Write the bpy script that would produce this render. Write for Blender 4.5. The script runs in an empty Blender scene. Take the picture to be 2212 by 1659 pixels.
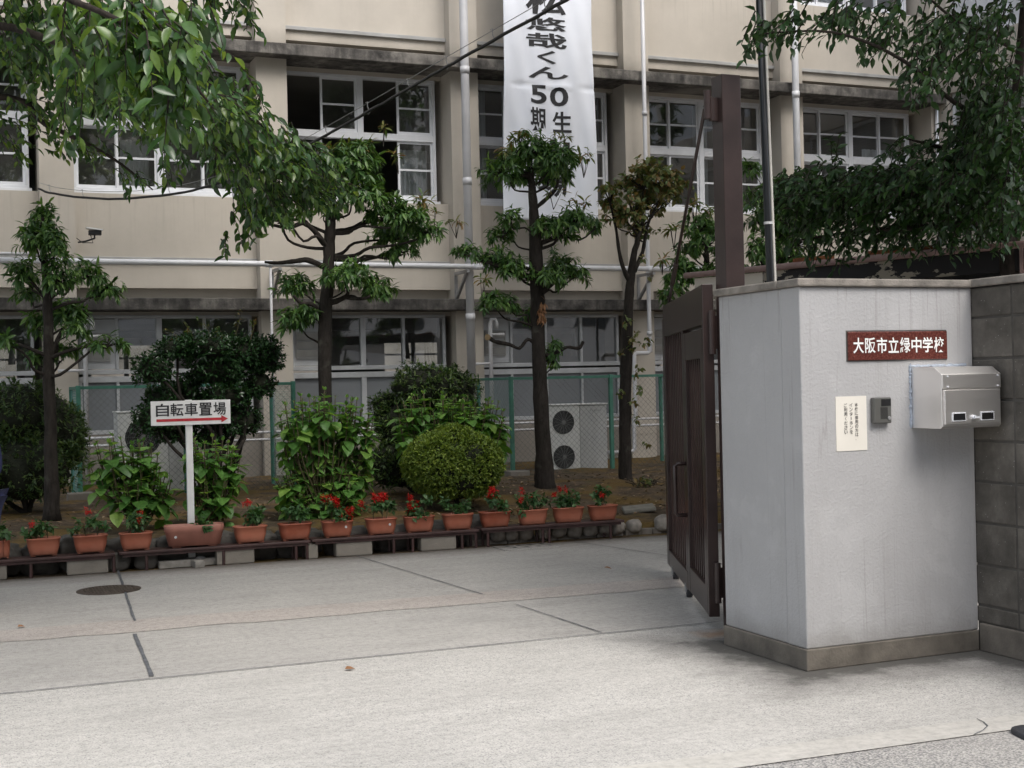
import bpy, bmesh, math, random
import numpy as np
from mathutils import Vector, Matrix, noise

# ------------------------------------------------------------------ camera, sky, sun, exposure
S = bpy.context.scene
COL = S.collection
W0, H0, FPX = 2212.0, 1659.0, 2888.0            # photograph grid used for sighting (width, height, focal length)
CX, CY = 1106.0, 829.5
YAW, ROLL, PITCH, EYE = math.radians(22.7), math.radians(1.3), math.radians(-0.07), 1.5
FW = Vector((math.sin(YAW)*math.cos(PITCH), math.cos(YAW)*math.cos(PITCH), math.sin(PITCH)))
RT = Vector((math.cos(YAW), -math.sin(YAW), 0))
UP = RT.cross(FW)
R2 = RT*math.cos(ROLL) - UP*math.sin(ROLL)
U2 = UP*math.cos(ROLL) + RT*math.sin(ROLL)
cam_d = bpy.data.cameras.new('camera'); cam = bpy.data.objects.new('camera', cam_d); COL.objects.link(cam)
cam_d.sensor_width = 36; cam_d.lens = 36*FPX/W0; cam_d.clip_start = 0.05; cam_d.clip_end = 2000
cam.matrix_world = Matrix(((R2.x, U2.x, -FW.x, 0), (R2.y, U2.y, -FW.y, 0), (R2.z, U2.z, -FW.z, EYE), (0, 0, 0, 1)))
S.camera = cam

SUN_EL, SUN_AZ = math.radians(54), math.radians(166)   # azimuth measured from +Y (into the yard) clockwise towards +X
world = bpy.data.worlds.new('World'); S.world = world; world.use_nodes = True
wn = world.node_tree; wn.nodes.clear()
sky = wn.nodes.new('ShaderNodeTexSky'); sky.sky_type = 'NISHITA'; sky.sun_disc = False
sky.sun_elevation = SUN_EL; sky.sun_rotation = SUN_AZ; sky.air_density = 1.0; sky.dust_density = 3.5; sky.ozone_density = 1.0
bg = wn.nodes.new('ShaderNodeBackground'); bg.inputs['Strength'].default_value = 0.14
wo = wn.nodes.new('ShaderNodeOutputWorld')
hs = wn.nodes.new('ShaderNodeHueSaturation'); hs.inputs['Saturation'].default_value = 0.45   # thin cloud takes the blue out of the sky
wn.links.new(sky.outputs[0], hs.inputs['Color']); wn.links.new(hs.outputs[0], bg.inputs[0]); wn.links.new(bg.outputs[0], wo.inputs[0])
sun_d = bpy.data.lights.new('sun', 'SUN'); sun_d.energy = 0.65; sun_d.angle = math.radians(28); sun_d.color = (1.0, 0.95, 0.88)
sun = bpy.data.objects.new('sun', sun_d); COL.objects.link(sun)
sdir = Vector((math.sin(SUN_AZ)*math.cos(SUN_EL), math.cos(SUN_AZ)*math.cos(SUN_EL), math.sin(SUN_EL)))
sun.rotation_euler = sdir.to_track_quat('Z', 'Y').to_euler()
S.view_settings.view_transform = 'Standard'; S.view_settings.look = 'None'
S.view_settings.gamma = 1.0; S.view_settings.use_curve_mapping = False
S.view_settings.exposure = 1.15

# ------------------------------------------------------------------ sighting helpers: photograph point -> point in the world
def ray(px, py):
    return FW + R2*((px-CX)/FPX) + U2*(-(py-CY)/FPX)
EYEV = Vector((0, 0, EYE))
def onY(px, py, Y):
    d = ray(px, py); return EYEV + d*(Y/d.y)
def onX(px, py, X):
    d = ray(px, py); return EYEV + d*(X/d.x)
def onZ(px, py, Z=0.0):
    d = ray(px, py); return EYEV + d*((Z-EYE)/d.z)
def dep(px, py, D):
    return EYEV + ray(px, py)*D

# ------------------------------------------------------------------ scene helpers
def link(o, parent=None):
    COL.objects.link(o)
    if parent is not None: o.parent = parent
    return o
def tag(o, label=None, cat=None, group=None, kind=None):
    if label: o['label'] = label
    if cat: o['category'] = cat
    if group: o['group'] = group
    if kind: o['kind'] = kind
    return o
def empty(name, label, cat, loc=(0, 0, 0), group=None):
    o = bpy.data.objects.new(name, None); o.empty_display_size = 0.1; o.location = loc
    link(o); return tag(o, label, cat, group)

class MB:
    def __init__(s): s.v = []; s.f = []
    def add(s, vs, fs):
        b = len(s.v); s.v.extend([tuple(v) for v in vs]); s.f.extend([tuple(i+b for i in f) for f in fs]); return s
    def box(s, a, b):
        x0, y0, z0 = a; x1, y1, z1 = b
        return s.add([(x0,y0,z0),(x1,y0,z0),(x1,y1,z0),(x0,y1,z0),(x0,y0,z1),(x1,y0,z1),(x1,y1,z1),(x0,y1,z1)],
                     [(3,2,1,0),(4,5,6,7),(0,1,5,4),(1,2,6,5),(2,3,7,6),(3,0,4,7)])
    def obox(s, c, ax, ay, az):                  # oriented box: centre and three half-axis vectors
        c, ax, ay, az = Vector(c), Vector(ax), Vector(ay), Vector(az)
        vs = [c + ax*i + ay*j + az*k for k in (-1, 1) for i, j in ((-1,-1),(1,-1),(1,1),(-1,1))]
        return s.add(vs, [(3,2,1,0),(4,5,6,7),(0,1,5,4),(1,2,6,5),(2,3,7,6),(3,0,4,7)])
    def bar(s, p, q, w, h, up=(0, 0, 1)):        # box along p-q, w sideways, h along up
        p, q = Vector(p), Vector(q); d = (q-p); L = d.length; d.normalize()
        side = d.cross(Vector(up)).normalized(); u = side.cross(d).normalized()
        return s.obox((p+q)/2, d*L/2, side*w/2, u*h/2)
    def tube(s, pts, rad, n=8, cap=True):
        pts = [Vector(p) for p in pts]; m = len(pts)
        if not hasattr(rad, '__len__'): rad = [rad]*m
        ref = None; rings = []; b = len(s.v)
        for i, p in enumerate(pts):
            t = (pts[min(i+1, m-1)] - pts[max(i-1, 0)]).normalized()
            if ref is None:
                ref = t.orthogonal().normalized()
            else:
                ref = (ref - t*ref.dot(t))
                ref = ref.normalized() if ref.length > 1e-6 else t.orthogonal().normalized()
            bi = t.cross(ref)
            for k in range(n):
                a = 2*math.pi*k/n
                s.v.append(tuple(p + (ref*math.cos(a) + bi*math.sin(a))*rad[i]))
        for i in range(m-1):
            for k in range(n):
                k2 = (k+1) % n
                s.f.append((b+i*n+k, b+i*n+k2, b+(i+1)*n+k2, b+(i+1)*n+k))
        if cap:
            s.f.append(tuple(b+k for k in range(n-1, -1, -1))); s.f.append(tuple(b+(m-1)*n+k for k in range(n)))
        return s
    def prism(s, poly, vec):                     # poly: planar loop of 3d points, extruded by vec
        n = len(poly); vec = Vector(vec); p = [Vector(q) for q in poly]
        return s.add(p + [q+vec for q in p], [tuple(range(n-1, -1, -1)), tuple(range(n, 2*n))] + [(i, (i+1) % n, n+(i+1) % n, n+i) for i in range(n)])
    def sheet(s, poly): return s.add(poly, [tuple(range(len(poly)))])
    def build(s, name, mat, parent=None, smooth=False, bevel=0.0, seg=2, fixn=False):
        me = bpy.data.meshes.new(name); me.from_pydata(s.v, [], s.f); me.update()
        if fixn:
            bm = bmesh.new(); bm.from_mesh(me); bmesh.ops.recalc_face_normals(bm, faces=bm.faces); bm.to_mesh(me); bm.free()
        o = bpy.data.objects.new(name, me); me.materials.append(mat)
        if smooth: me.polygons.foreach_set('use_smooth', [True]*len(me.polygons))
        if bevel > 0:
            md = o.modifiers.new('edge', 'BEVEL'); md.width = bevel; md.segments = seg; md.limit_method = 'ANGLE'; md.angle_limit = math.radians(40)
        return link(o, parent)

def nmesh(name, V, F, mat, parent=None, smooth=True):   # numpy vertices and equal-sized faces
    me = bpy.data.meshes.new(name); n, k = F.shape
    me.vertices.add(len(V)); me.vertices.foreach_set('co', np.ascontiguousarray(V, dtype=np.float32).ravel())
    me.loops.add(n*k); me.loops.foreach_set('vertex_index', np.ascontiguousarray(F, dtype=np.int32).ravel())
    me.polygons.add(n); me.polygons.foreach_set('loop_start', np.arange(0, n*k, k, dtype=np.int32))
    me.update(calc_edges=True); me.validate()
    me.polygons.foreach_set('use_smooth', np.full(n, smooth))
    me.materials.append(mat)
    return link(bpy.data.objects.new(name, me), parent)

# ------------------------------------------------------------------ materials
class NT:
    def __init__(s, name):
        s.m = bpy.data.materials.new(name); s.m.use_nodes = True; s.t = s.m.node_tree; s.t.nodes.clear()
        s.out = s.n('ShaderNodeOutputMaterial'); s.co = s.n('ShaderNodeTexCoord').outputs['Object']
    def n(s, k, **kw):
        nd = s.t.nodes.new(k)
        for a, b in kw.items(): setattr(nd, a, b)
        return nd
    def l(s, a, b): s.t.links.new(a, b)
    def map(s, sc, loc=(0, 0, 0)):
        m = s.n('ShaderNodeMapping'); s.l(s.co, m.inputs[0]); m.inputs['Scale'].default_value = sc; m.inputs['Location'].default_value = loc
        return m.outputs[0]
    def noise(s, scale, detail=4, rough=0.55, vec=None, dist=0.0):
        nd = s.n('ShaderNodeTexNoise'); s.l(vec or s.co, nd.inputs['Vector'])
        nd.inputs['Scale'].default_value = scale; nd.inputs['Detail'].default_value = detail
        nd.inputs['Roughness'].default_value = rough; nd.inputs['Distortion'].default_value = dist
        return nd.outputs['Fac']
    def voro(s, scale, vec=None, feature='F1', out='Distance'):
        nd = s.n('ShaderNodeTexVoronoi', feature=feature); s.l(vec or s.co, nd.inputs['Vector']); nd.inputs['Scale'].default_value = scale
        return nd.outputs[out]
    def ramp(s, fac, stops):
        r = s.n('ShaderNodeValToRGB'); s.l(fac, r.inputs[0]); el = r.color_ramp.elements
        while len(el) < len(stops): el.new(0.5)
        for e, (p, c) in zip(el, stops):
            e.position = p; e.color = (c, c, c, 1) if not hasattr(c, '__len__') else (*c, 1)
        return r.outputs[0]
    def mix(s, fac, a, b, mode='MIX'):
        m = s.n('ShaderNodeMix', data_type='RGBA', blend_type=mode)
        for v, i in ((fac, 0), (a, 6), (b, 7)):
            if hasattr(v, 'default_value') or hasattr(v, 'is_linked'): s.l(v, m.inputs[i])
            elif hasattr(v, '__len__'): m.inputs[i].default_value = (*v, 1)
            else: m.inputs[i].default_value = v if i == 0 else (v, v, v, 1)
        return m.outputs[2]
    def math(s, op, a, b=0.0):
        m = s.n('ShaderNodeMath', operation=op)
        for v, i in ((a, 0), (b, 1)):
            if hasattr(v, 'is_linked'): s.l(v, m.inputs[i])
            else: m.inputs[i].default_value = v
        return m.outputs[0]
    def xyz(s):
        x = s.n('ShaderNodeSeparateXYZ'); s.l(s.co, x.inputs[0]); return x.outputs
    def rnd(s): return s.n('ShaderNodeNewGeometry').outputs['Random Per Island']
    def bump(s, h, st=0.3, dist=0.01):
        b = s.n('ShaderNodeBump'); s.l(h, b.inputs['Height']); b.inputs['Strength'].default_value = st; b.inputs['Distance'].default_value = dist
        return b.outputs[0]
    def done(s, col, rough=0.6, metal=0.0, nrm=None, spec=0.5, extra=None):
        p = s.n('ShaderNodeBsdfPrincipled')
        for v, i in ((col, 'Base Color'), (rough, 'Roughness'), (metal, 'Metallic')):
            if hasattr(v, 'is_linked'): s.l(v, p.inputs[i])
            elif hasattr(v, '__len__'): p.inputs[i].default_value = (*v, 1)
            else: p.inputs[i].default_value = v
        p.inputs['Specular IOR Level'].default_value = spec
        if nrm is not None: s.l(nrm, p.inputs['Normal'])
        s.l(extra(p.outputs[0]) if extra else p.outputs[0], s.out.inputs[0]); return s.m

def plain(name, col, rough=0.55, metal=0.0, var=0.12, scale=6.0, bump=0.0, bscale=60.0, spec=0.5, isl=0.0):
    t = NT(name); lo = tuple(c*(1-var) for c in col); hi = tuple(min(1, c*(1+var)) for c in col)
    c = t.ramp(t.noise(scale), [(0.3, lo), (0.7, hi)])
    if isl: c = t.mix(1.0, c, t.ramp(t.rnd(), [(0, 1-isl), (1, 1.0)]), 'MULTIPLY')
    return t.done(c, rough, metal, t.bump(t.noise(bscale, 3), bump) if bump else None, spec)

def leafmat(name, cols, rough=0.42, trans=0.3, tcol=None):
    t = NT(name); k = len(cols)
    c = t.ramp(t.rnd(), [(i/max(1, k-1), q) for i, q in enumerate(cols)])
    c = t.mix(1.0, c, t.ramp(t.noise(35.0, 2), [(0.3, 0.8), (0.7, 1.15)]), 'MULTIPLY')
    tl = t.n('ShaderNodeBsdfTranslucent')
    tc = t.mix(1.0, c, tcol or (1.9, 1.9, 0.7), 'MULTIPLY'); t.l(tc, tl.inputs[0])
    def ex(sh):
        m = t.n('ShaderNodeMixShader'); m.inputs[0].default_value = trans; t.l(sh, m.inputs[1]); t.l(tl.outputs[0], m.inputs[2]); return m.outputs[0]
    return t.done(c, rough, 0, None, 0.5, ex)

def m_stucco(name, col):                          # painted render on the school: soft patches, rain streaks
    t = NT(name)
    c = t.ramp(t.noise(0.7, 6, 0.65), [(0.3, tuple(x*0.86 for x in col)), (0.7, tuple(x*1.06 for x in col))])
    st = t.noise(1.0, 5, 0.7, t.map((3.0, 3.0, 0.4)))
    c = t.mix(t.ramp(st, [(0.5, 0.0), (0.8, 0.16)]), c, tuple(x*0.55 for x in col))
    z0 = t.xyz()[2]; dr = t.noise(1.0, 4, 0.7, t.map((14.0, 14.0, 0.5)))
    for zs in (4.13, 7.63):                       # run-off below the window sills
        mk = t.math('MULTIPLY', t.ramp(t.math('SUBTRACT', zs, z0), [(0.0, 0.0), (0.01, 1.0), (0.75, 0.0)]), t.ramp(dr, [(0.52, 0.0), (0.72, 0.3)])); c = t.mix(mk, c, (0.2, 0.175, 0.145))
    # soot gathers in a ragged band just above each cornice
    z = t.xyz()[2]; zz = t.math('ADD', z, t.math('MULTIPLY', t.noise(2.2, 4), 0.5))
    band = t.math('MULTIPLY', t.ramp(t.math('SUBTRACT', zz, 6.15), [(0.22, 1.0), (0.62, 0.0)]), t.ramp(t.math('SUBTRACT', z, 5.5), [(0.6, 0.0), (0.62, 1.0)]))
    c = t.mix(t.math('MULTIPLY', band, 0.55), c, (0.12, 0.105, 0.08))
    return t.done(c, 0.85, 0, t.bump(t.noise(90, 3), 0.12), 0.25)

def m_slab(name):
    t = NT(name)
    c = t.ramp(t.noise(3.0, 6, 0.7), [(0.34, (0.04, 0.038, 0.036)), (0.5, (0.115, 0.108, 0.10)), (0.66, (0.25, 0.235, 0.21))])
    st = t.noise(1.0, 4, 0.65, t.map((9.0, 9.0, 0.8)))
    c = t.mix(t.ramp(st, [(0.45, 0.0), (0.7, 0.7)]), c, (0.035, 0.034, 0.032))
    pa = t.noise(0.8, 3, 0.5)
    c = t.mix(t.ramp(pa, [(0.58, 0.0), (0.68, 0.6)]), c, (0.26, 0.24, 0.215))
    return t.done(c, 0.9, 0, t.bump(t.noise(40, 4), 0.4), 0.2)

def m_concrete(name, col, stone, amt, sc, dirt=False, edge=False):   # worn concrete with exposed grit
    t = NT(name)
    big = t.noise(0.55, 6, 0.6); mid = t.noise(3.5, 5, 0.65, t.map((0.5, 1.6, 1)))
    c = t.ramp(big, [(0.3, tuple(x*0.86 for x in col)), (0.7, tuple(x*1.06 for x in col))])
    c = t.mix(t.ramp(mid, [(0.42, 0.0), (0.75, 0.35)]), c, tuple(x*0.72 for x in col))
    w = t.map((1.0, 1.0, 1.0)); nz = t.noise(sc*2.0, 3, 0.6); n2 = t.noise(sc*1.05, 2, 0.55)
    dens = t.ramp(t.noise(1.1, 5, 0.6), [(0.32, 0.35), (0.68, 1.0)])
    th = 0.66-0.16*amt
    c = t.mix(t.math('MULTIPLY', t.ramp(nz, [(th, 0.0), (th+0.045, 0.85)]), dens), c, stone)
    c = t.mix(t.math('MULTIPLY', t.ramp(n2, [(th+0.02, 0.0), (th+0.06, 0.8)]), dens), c, tuple(x*1.25 for x in stone))
    c = t.mix(t.ramp(nz, [(1-th-0.05, 0.35), (1-th, 0.0)]), c, tuple(min(0.85, x*1.45) for x in col))
    c = t.mix(t.math('MULTIPLY', t.ramp(t.noise(2.3, 6, 0.7, t.map((0.35, 1.3, 1))), [(0.55, 0.0), (0.75, 0.5)]), 0.5), c, tuple(min(0.8, x*1.22) for x in col))
    md = t.noise(24, 4, 0.7); c = t.mix(1.0, c, t.ramp(md, [(0.30, 0.80), (0.5, 1.0), (0.70, 1.12)]), 'MULTIPLY')
    st = t.noise(4.0, 6, 0.72, t.map((0.4, 1.2, 1))); c = t.mix(1.0, c, t.ramp(st, [(0.32, 0.91), (0.5, 1.0), (0.68, 1.06)]), 'MULTIPLY')
    bl = t.noise(0.9, 5, 0.65); c = t.mix(t.ramp(bl, [(0.52, 0.0), (0.72, 0.30)]), c, tuple(x*0.6 for x in col))
    if edge:                                       # darker, browner strip along the foot of the bed
        x = t.xyz(); e = t.math('ADD', t.math('SUBTRACT', 11.53, t.math('ADD', x[1], t.math('MULTIPLY', x[0], 0.04))), t.math('MULTIPLY', t.math('SUBTRACT', t.noise(5, 5, 0.7), 0.5), 0.3))
        c = t.mix(t.ramp(e, [(0.02, 0.85), (0.2, 0.35), (0.5, 0.0)]), c, (0.10, 0.085, 0.07))
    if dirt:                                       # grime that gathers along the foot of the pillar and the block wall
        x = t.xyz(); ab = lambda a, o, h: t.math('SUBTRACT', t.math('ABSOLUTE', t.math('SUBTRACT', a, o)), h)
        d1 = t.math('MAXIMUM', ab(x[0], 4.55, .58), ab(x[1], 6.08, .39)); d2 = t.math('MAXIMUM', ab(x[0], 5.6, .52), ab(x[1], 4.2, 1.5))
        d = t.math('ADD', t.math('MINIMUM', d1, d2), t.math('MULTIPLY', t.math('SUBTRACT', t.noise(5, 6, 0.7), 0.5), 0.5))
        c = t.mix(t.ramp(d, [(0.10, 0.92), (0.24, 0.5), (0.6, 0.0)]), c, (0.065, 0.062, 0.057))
        rs = t.math('ADD', t.math('MAXIMUM', ab(x[0], 4.15, .12), ab(x[1], 6.78, .05)), t.math('MULTIPLY', t.noise(9, 4), 0.2))
        c = t.mix(t.ramp(rs, [(0.06, 0.55), (0.2, 0.0)]), c, (0.30, 0.16, 0.07))
    return t.done(c, 0.9, 0, t.bump(t.math('ADD', nz, n2), 0.3, 0.004), 0.25)

def m_pillar():
    t = NT('painted_plaster'); x = t.xyz(); col = (0.405, 0.403, 0.405)
    c = t.ramp(t.noise(1.6, 5), [(0.3, tuple(q*0.92 for q in col)), (0.7, tuple(q*1.05 for q in col))])
    st = t.noise(1.0, 5, 0.7, t.map((26.0, 26.0, 0.7)))
    top = t.ramp(x[2], [(0.55, 0.0), (1.0, 1.0)])
    zr = t.n('ShaderNodeMapRange'); t.l(x[2], zr.inputs[0]); zr.inputs[1].default_value = 1.45; zr.inputs[2].default_value = 1.95
    c = t.mix(t.math('MULTIPLY', t.ramp(st, [(0.59, 0.0), (0.68, 0.55)]), zr.outputs[0]), c, (0.20, 0.185, 0.175))
    zl = t.n('ShaderNodeMapRange'); t.l(t.math('ADD', x[2], t.math('MULTIPLY', t.noise(5, 4), 0.22)), zl.inputs[0])
    zl.inputs[1].default_value = 0.34; zl.inputs[2].default_value = 0.18
    c = t.mix(t.math('MULTIPLY', zl.outputs[0], 0.6), c, (0.2, 0.19, 0.17))
    sp = t.noise(1.0, 5, 0.75, t.map((3.0, 3.0, 0.5)))
    c = t.mix(t.ramp(sp, [(0.52, 0.0), (0.75, 0.35)]), c, (0.27, 0.26, 0.245))
    cr = t.noise(1.0, 2, 0.5, t.map((11.0, 11.0, 0.12)))           # thin vertical run-off lines
    c = t.mix(t.math('MULTIPLY', t.ramp(cr, [(0.494, 0.0), (0.5, 0.3), (0.506, 0.0)]), t.ramp(t.noise(2.4, 3), [(0.4, 0.0), (0.6, 1.0)])), c, (0.17, 0.155, 0.14))
    pt = t.noise(3.2, 4, 0.6); c = t.mix(t.ramp(pt, [(0.58, 0.0), (0.62, 0.16)]), c, (0.5, 0.5, 0.5))
    h = t.math('ADD', t.ramp(t.noise(62, 3, 0.6), [(0.40, 0.0), (0.66, 1.0)]), t.math('MULTIPLY', t.noise(150, 3), 0.6))
    return t.done(c, 0.7, 0, t.bump(t.math('ADD', h, t.math('MULTIPLY', t.noise(9, 4), 2.0)), 0.28, 0.004), 0.3)

def m_block():
    t = NT('old_concrete_block'); col = (0.125, 0.115, 0.10)
    c = t.ramp(t.noise(5.0, 6, 0.65), [(0.25, tuple(q*0.5 for q in col)), (0.55, col), (0.8, tuple(q*1.75 for q in col))])
    c = t.mix(1.0, c, t.ramp(t.rnd(), [(0, 0.8), (1, 1.1)]), 'MULTIPLY')
    sp = t.ramp(t.voro(34), [(0.05, 1.0), (0.09, 0.0)])
    c = t.mix(t.math('MULTIPLY', sp, 0.6), c, (0.5, 0.49, 0.47))
    return t.done(c, 0.92, 0, t.bump(t.math('ADD', t.noise(120, 4), t.noise(14, 3)), 0.5, 0.004), 0.2)

def m_soil():
    t = NT('soil_and_moss')
    c = t.ramp(t.noise(6, 6, 0.7), [(0.28, (0.05, 0.036, 0.024)), (0.5, (0.112, 0.086, 0.06)), (0.72, (0.24, 0.18, 0.125))])
    mo = t.noise(1.5, 5, 0.65)
    c = t.mix(t.ramp(mo, [(0.46, 0.0), (0.56, 0.8)]), c, (0.17, 0.11, 0.035))
    mo2 = t.noise(4.5, 5, 0.7)
    c = t.mix(t.ramp(mo2, [(0.58, 0.0), (0.7, 0.6)]), c, (0.08, 0.105, 0.026))
    sp = t.ramp(t.voro(28), [(0.10, 1.0), (0.18, 0.0)]); vs = t.voro(28, out='Color')
    c = t.mix(t.math('MULTIPLY', sp, 0.7), c, t.mix(vs, (0.42, 0.36, 0.28), (0.05, 0.03, 0.02)))
    return t.done(c, 0.95, 0, t.bump(t.math('ADD', t.noise(30, 5), t.noise(110, 3)), 0.8, 0.02), 0.15)

def m_bark(name, col):
    t = NT(name); v = t.map((1, 1, 0.3))
    c = t.ramp(t.noise(28, 5, 0.7, v), [(0.3, tuple(q*0.5 for q in col)), (0.7, tuple(q*1.5 for q in col))])
    lc = t.ramp(t.noise(5, 4), [(0.6, 0.0), (0.75, 0.45)])
    c = t.mix(lc, c, (0.16, 0.155, 0.13))
    return t.done(c, 0.9, 0, t.bump(t.noise(40, 5, 0.6, v), 0.7, 0.01), 0.2)

def m_peel():
    t = NT('peeling_black_paint'); n = t.noise(3.0, 5, 0.6, t.map((1, 1, 2.2)))
    c = t.mix(t.ramp(n, [(0.55, 0.0), (0.565, 1.0)]), (0.018, 0.017, 0.018), (0.30, 0.27, 0.22))
    return t.done(c, 0.7, 0, t.bump(n, 0.2), 0.3)
def m_rust():
    t = NT('rusty_steel'); n = t.noise(14, 6, 0.7)
    c = t.ramp(n, [(0.3, (0.05, 0.025, 0.018)), (0.5, (0.19, 0.065, 0.025)), (0.7, (0.33, 0.16, 0.07))])
    return t.done(c, 0.85, 0, t.bump(n, 0.4), 0.3)
def m_granite():
    t = NT('red_granite'); n = t.noise(90, 4, 0.7)
    c = t.ramp(n, [(0.3, (0.045, 0.014, 0.012)), (0.5, (0.105, 0.03, 0.024)), (0.72, (0.20, 0.075, 0.055))])
    return t.done(c, 0.22, 0, None, 0.5)
def m_glass(name, tint=(0.86, 0.9, 0.9), boost=0.0):
    t = NT(name); fr = t.n('ShaderNodeFresnel'); fr.inputs[0].default_value = 1.5
    w = t.bump(t.noise(1.2, 2), 0.05, 0.05)
    tr = t.n('ShaderNodeBsdfTransparent'); tr.inputs[0].default_value = (*tint, 1)
    gl = t.n('ShaderNodeBsdfGlossy'); gl.inputs['Roughness'].default_value = 0.015; gl.inputs[0].default_value = (1, 1, 1, 1); t.l(w, gl.inputs['Normal'])
    df = t.n('ShaderNodeBsdfDiffuse'); df.inputs[0].default_value = (0.5, 0.5, 0.48, 1)      # pale grey haze mixed over the panes to lighten them
    dm = t.n('ShaderNodeMixShader'); t.l(t.ramp(t.noise(1.6, 4), [(0.35, 0.02), (0.7, 0.11)]), dm.inputs[0]); t.l(tr.outputs[0], dm.inputs[1]); t.l(df.outputs[0], dm.inputs[2])
    m = t.n('ShaderNodeMixShader'); t.l(t.math('ADD', t.math('MULTIPLY', fr.outputs[0], 2.4), 0.06+boost), m.inputs[0])
    t.l(dm.outputs[0], m.inputs[1]); t.l(gl.outputs[0], m.inputs[2]); t.l(m.outputs[0], t.out.inputs[0]); return t.m
def m_steel():
    t = NT('brushed_stainless'); v = t.map((1.2, 120, 120))
    r = t.ramp(t.noise(6, 3, 0.5, v), [(0.3, 0.40), (0.7, 0.50)])
    return t.done((0.9, 0.88, 0.86), r, 1.0)

def m_pot():                                       # every tub has faded and been splashed with soil to its own degree
    t = NT('terracotta_plastic'); rn = t.n('ShaderNodeObjectInfo').outputs['Random']
    c = t.mix(rn, (0.27, 0.07, 0.036), (0.40, 0.135, 0.08))
    c = t.mix(t.ramp(t.noise(9, 4), [(0.4, 0.0), (0.7, 0.35)]), c, (0.42, 0.19, 0.13))
    c = t.mix(t.ramp(t.math('ADD', t.xyz()[2], t.math('MULTIPLY', t.noise(16, 4), 0.06)), [(0.035, 0.55), (0.085, 0.0)]), c, (0.12, 0.06, 0.04))
    return t.done(c, 0.45, 0, None, 0.45)
M = {}
M['stucco'] = m_stucco('beige_render', (0.52, 0.478, 0.415))
M['base_wall'] = m_stucco('shaded_base_render', (0.32, 0.295, 0.262))  # render colour darkened: shade behind the fences put into the base wall
M['slab'] = m_slab('weathered_concrete_ledge')
M['alu'] = plain('window_aluminium', (0.68, 0.70, 0.73), 0.4, 0.0, 0.06)
M['alu_darker'] = plain('darker_aluminium', (0.46, 0.475, 0.49), 0.45, 0.0, 0.15, 3)  # darker aluminium for the ground-floor frames and vent panels
M['alu_dark'] = plain('dull_aluminium', (0.20, 0.20, 0.195), 0.5, 0.0, 0.1)
M['glass'] = m_glass('window_glass')
M['frost'] = plain('frosted_pane', (0.20, 0.215, 0.23), 0.22, 0, 0.12, 0.8)
M['room'] = plain('classroom_wall', (0.22, 0.21, 0.19), 0.9, 0, 0.15, 1.0)
M['roomfloor'] = plain('classroom_floor', (0.12, 0.08, 0.05), 0.6, 0, 0.15, 1.0)
M['green_board'] = plain('classroom_green', (0.02, 0.09, 0.075), 0.6)
M['curtain'] = plain('pale_curtain', (0.62, 0.64, 0.66), 0.9, 0, 0.1, 3)
M['desk'] = plain('classroom_wood', (0.42, 0.27, 0.14), 0.5, 0, 0.15, 5)
M['ledge_alu'] = plain('grey_trim', (0.36, 0.36, 0.35), 0.6, 0, 0.2, 3)
M['pvc'] = plain('grey_pvc_pipe', (0.55, 0.55, 0.56), 0.42, 0, 0.12, 2.0)
M['white_pipe'] = plain('white_painted_pipe', (0.70, 0.71, 0.73), 0.4, 0, 0.1, 3.0)
M['galv'] = plain('galvanised_steel', (0.33, 0.33, 0.33), 0.45, 0.4, 0.2, 8)
M['brown'] = plain('dark_brown_paint', (0.036, 0.023, 0.021), 0.30, 0, 0.25, 5, 0.06, 120)
M['bench'] = plain('worn_brown_paint', (0.052, 0.025, 0.023), 0.5, 0, 0.35, 9, 0.25, 50)
M['black'] = plain('black_plastic', (0.012, 0.012, 0.013), 0.4)
M['pole_black'] = plain('black_pole_paint', (0.010, 0.011, 0.012), 0.28, 0, 0.2, 8)
M['rubber'] = plain('black_rubber', (0.03, 0.031, 0.036), 0.6, 0, 0.2, 20, 0.3)
M['pillar'] = m_pillar()
M['coping'] = plain('rough_coping_stone', (0.22, 0.20, 0.175), 0.85, 0, 0.35, 11, 0.5, 90)
M['plinth'] = plain('plinth_stone', (0.135, 0.12, 0.10), 0.8, 0, 0.35, 6, 0.3, 70)
M['block'] = m_block()
M['old_concrete'] = plain('old_grey_concrete', (0.19, 0.17, 0.145), 0.95, 0, 0.3, 8, 0.4, 60)
M['rear'] = plain('distant_wall', (0.12, 0.11, 0.095), 0.9, 0, 0.3, 1.5)
M['mortar'] = plain('dark_mortar', (0.075, 0.07, 0.062), 0.95, 0, 0.3, 8)
M['soil'] = m_soil()
M['drive'] = m_concrete('driveway_concrete', (0.42, 0.405, 0.38), (0.16, 0.155, 0.15), 0.45, 75, False, True)
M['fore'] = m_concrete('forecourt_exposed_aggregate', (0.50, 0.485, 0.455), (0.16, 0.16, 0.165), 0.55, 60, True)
M['band'] = m_concrete('pinkish_patch_concrete', (0.445, 0.405, 0.372), (0.17, 0.155, 0.145), 0.45, 75)
M['road'] = m_concrete('roadside_aggregate', (0.42, 0.405, 0.38), (0.12, 0.12, 0.125), 0.95, 52)
M['kerb'] = m_concrete('flush_kerb_concrete', (0.51, 0.492, 0.455), (0.38, 0.36, 0.32), 0.15, 90)
M['joint'] = plain('joint_filler', (0.11, 0.115, 0.125), 0.8, 0, 0.4, 14)
M['ground'] = plain('ground_concrete', (0.30, 0.29, 0.275), 0.9, 0, 0.15, 0.4)
M['rust'] = m_rust(); M['peel'] = m_peel(); M['granite'] = m_granite(); M['steel'] = m_steel()
M['gutter'] = plain('faded_pink_gutter', (0.28, 0.185, 0.17), 0.6, 0, 0.25, 7)
M['white'] = plain('white_paint', (0.74, 0.74, 0.73), 0.5, 0, 0.06, 9)
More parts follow.
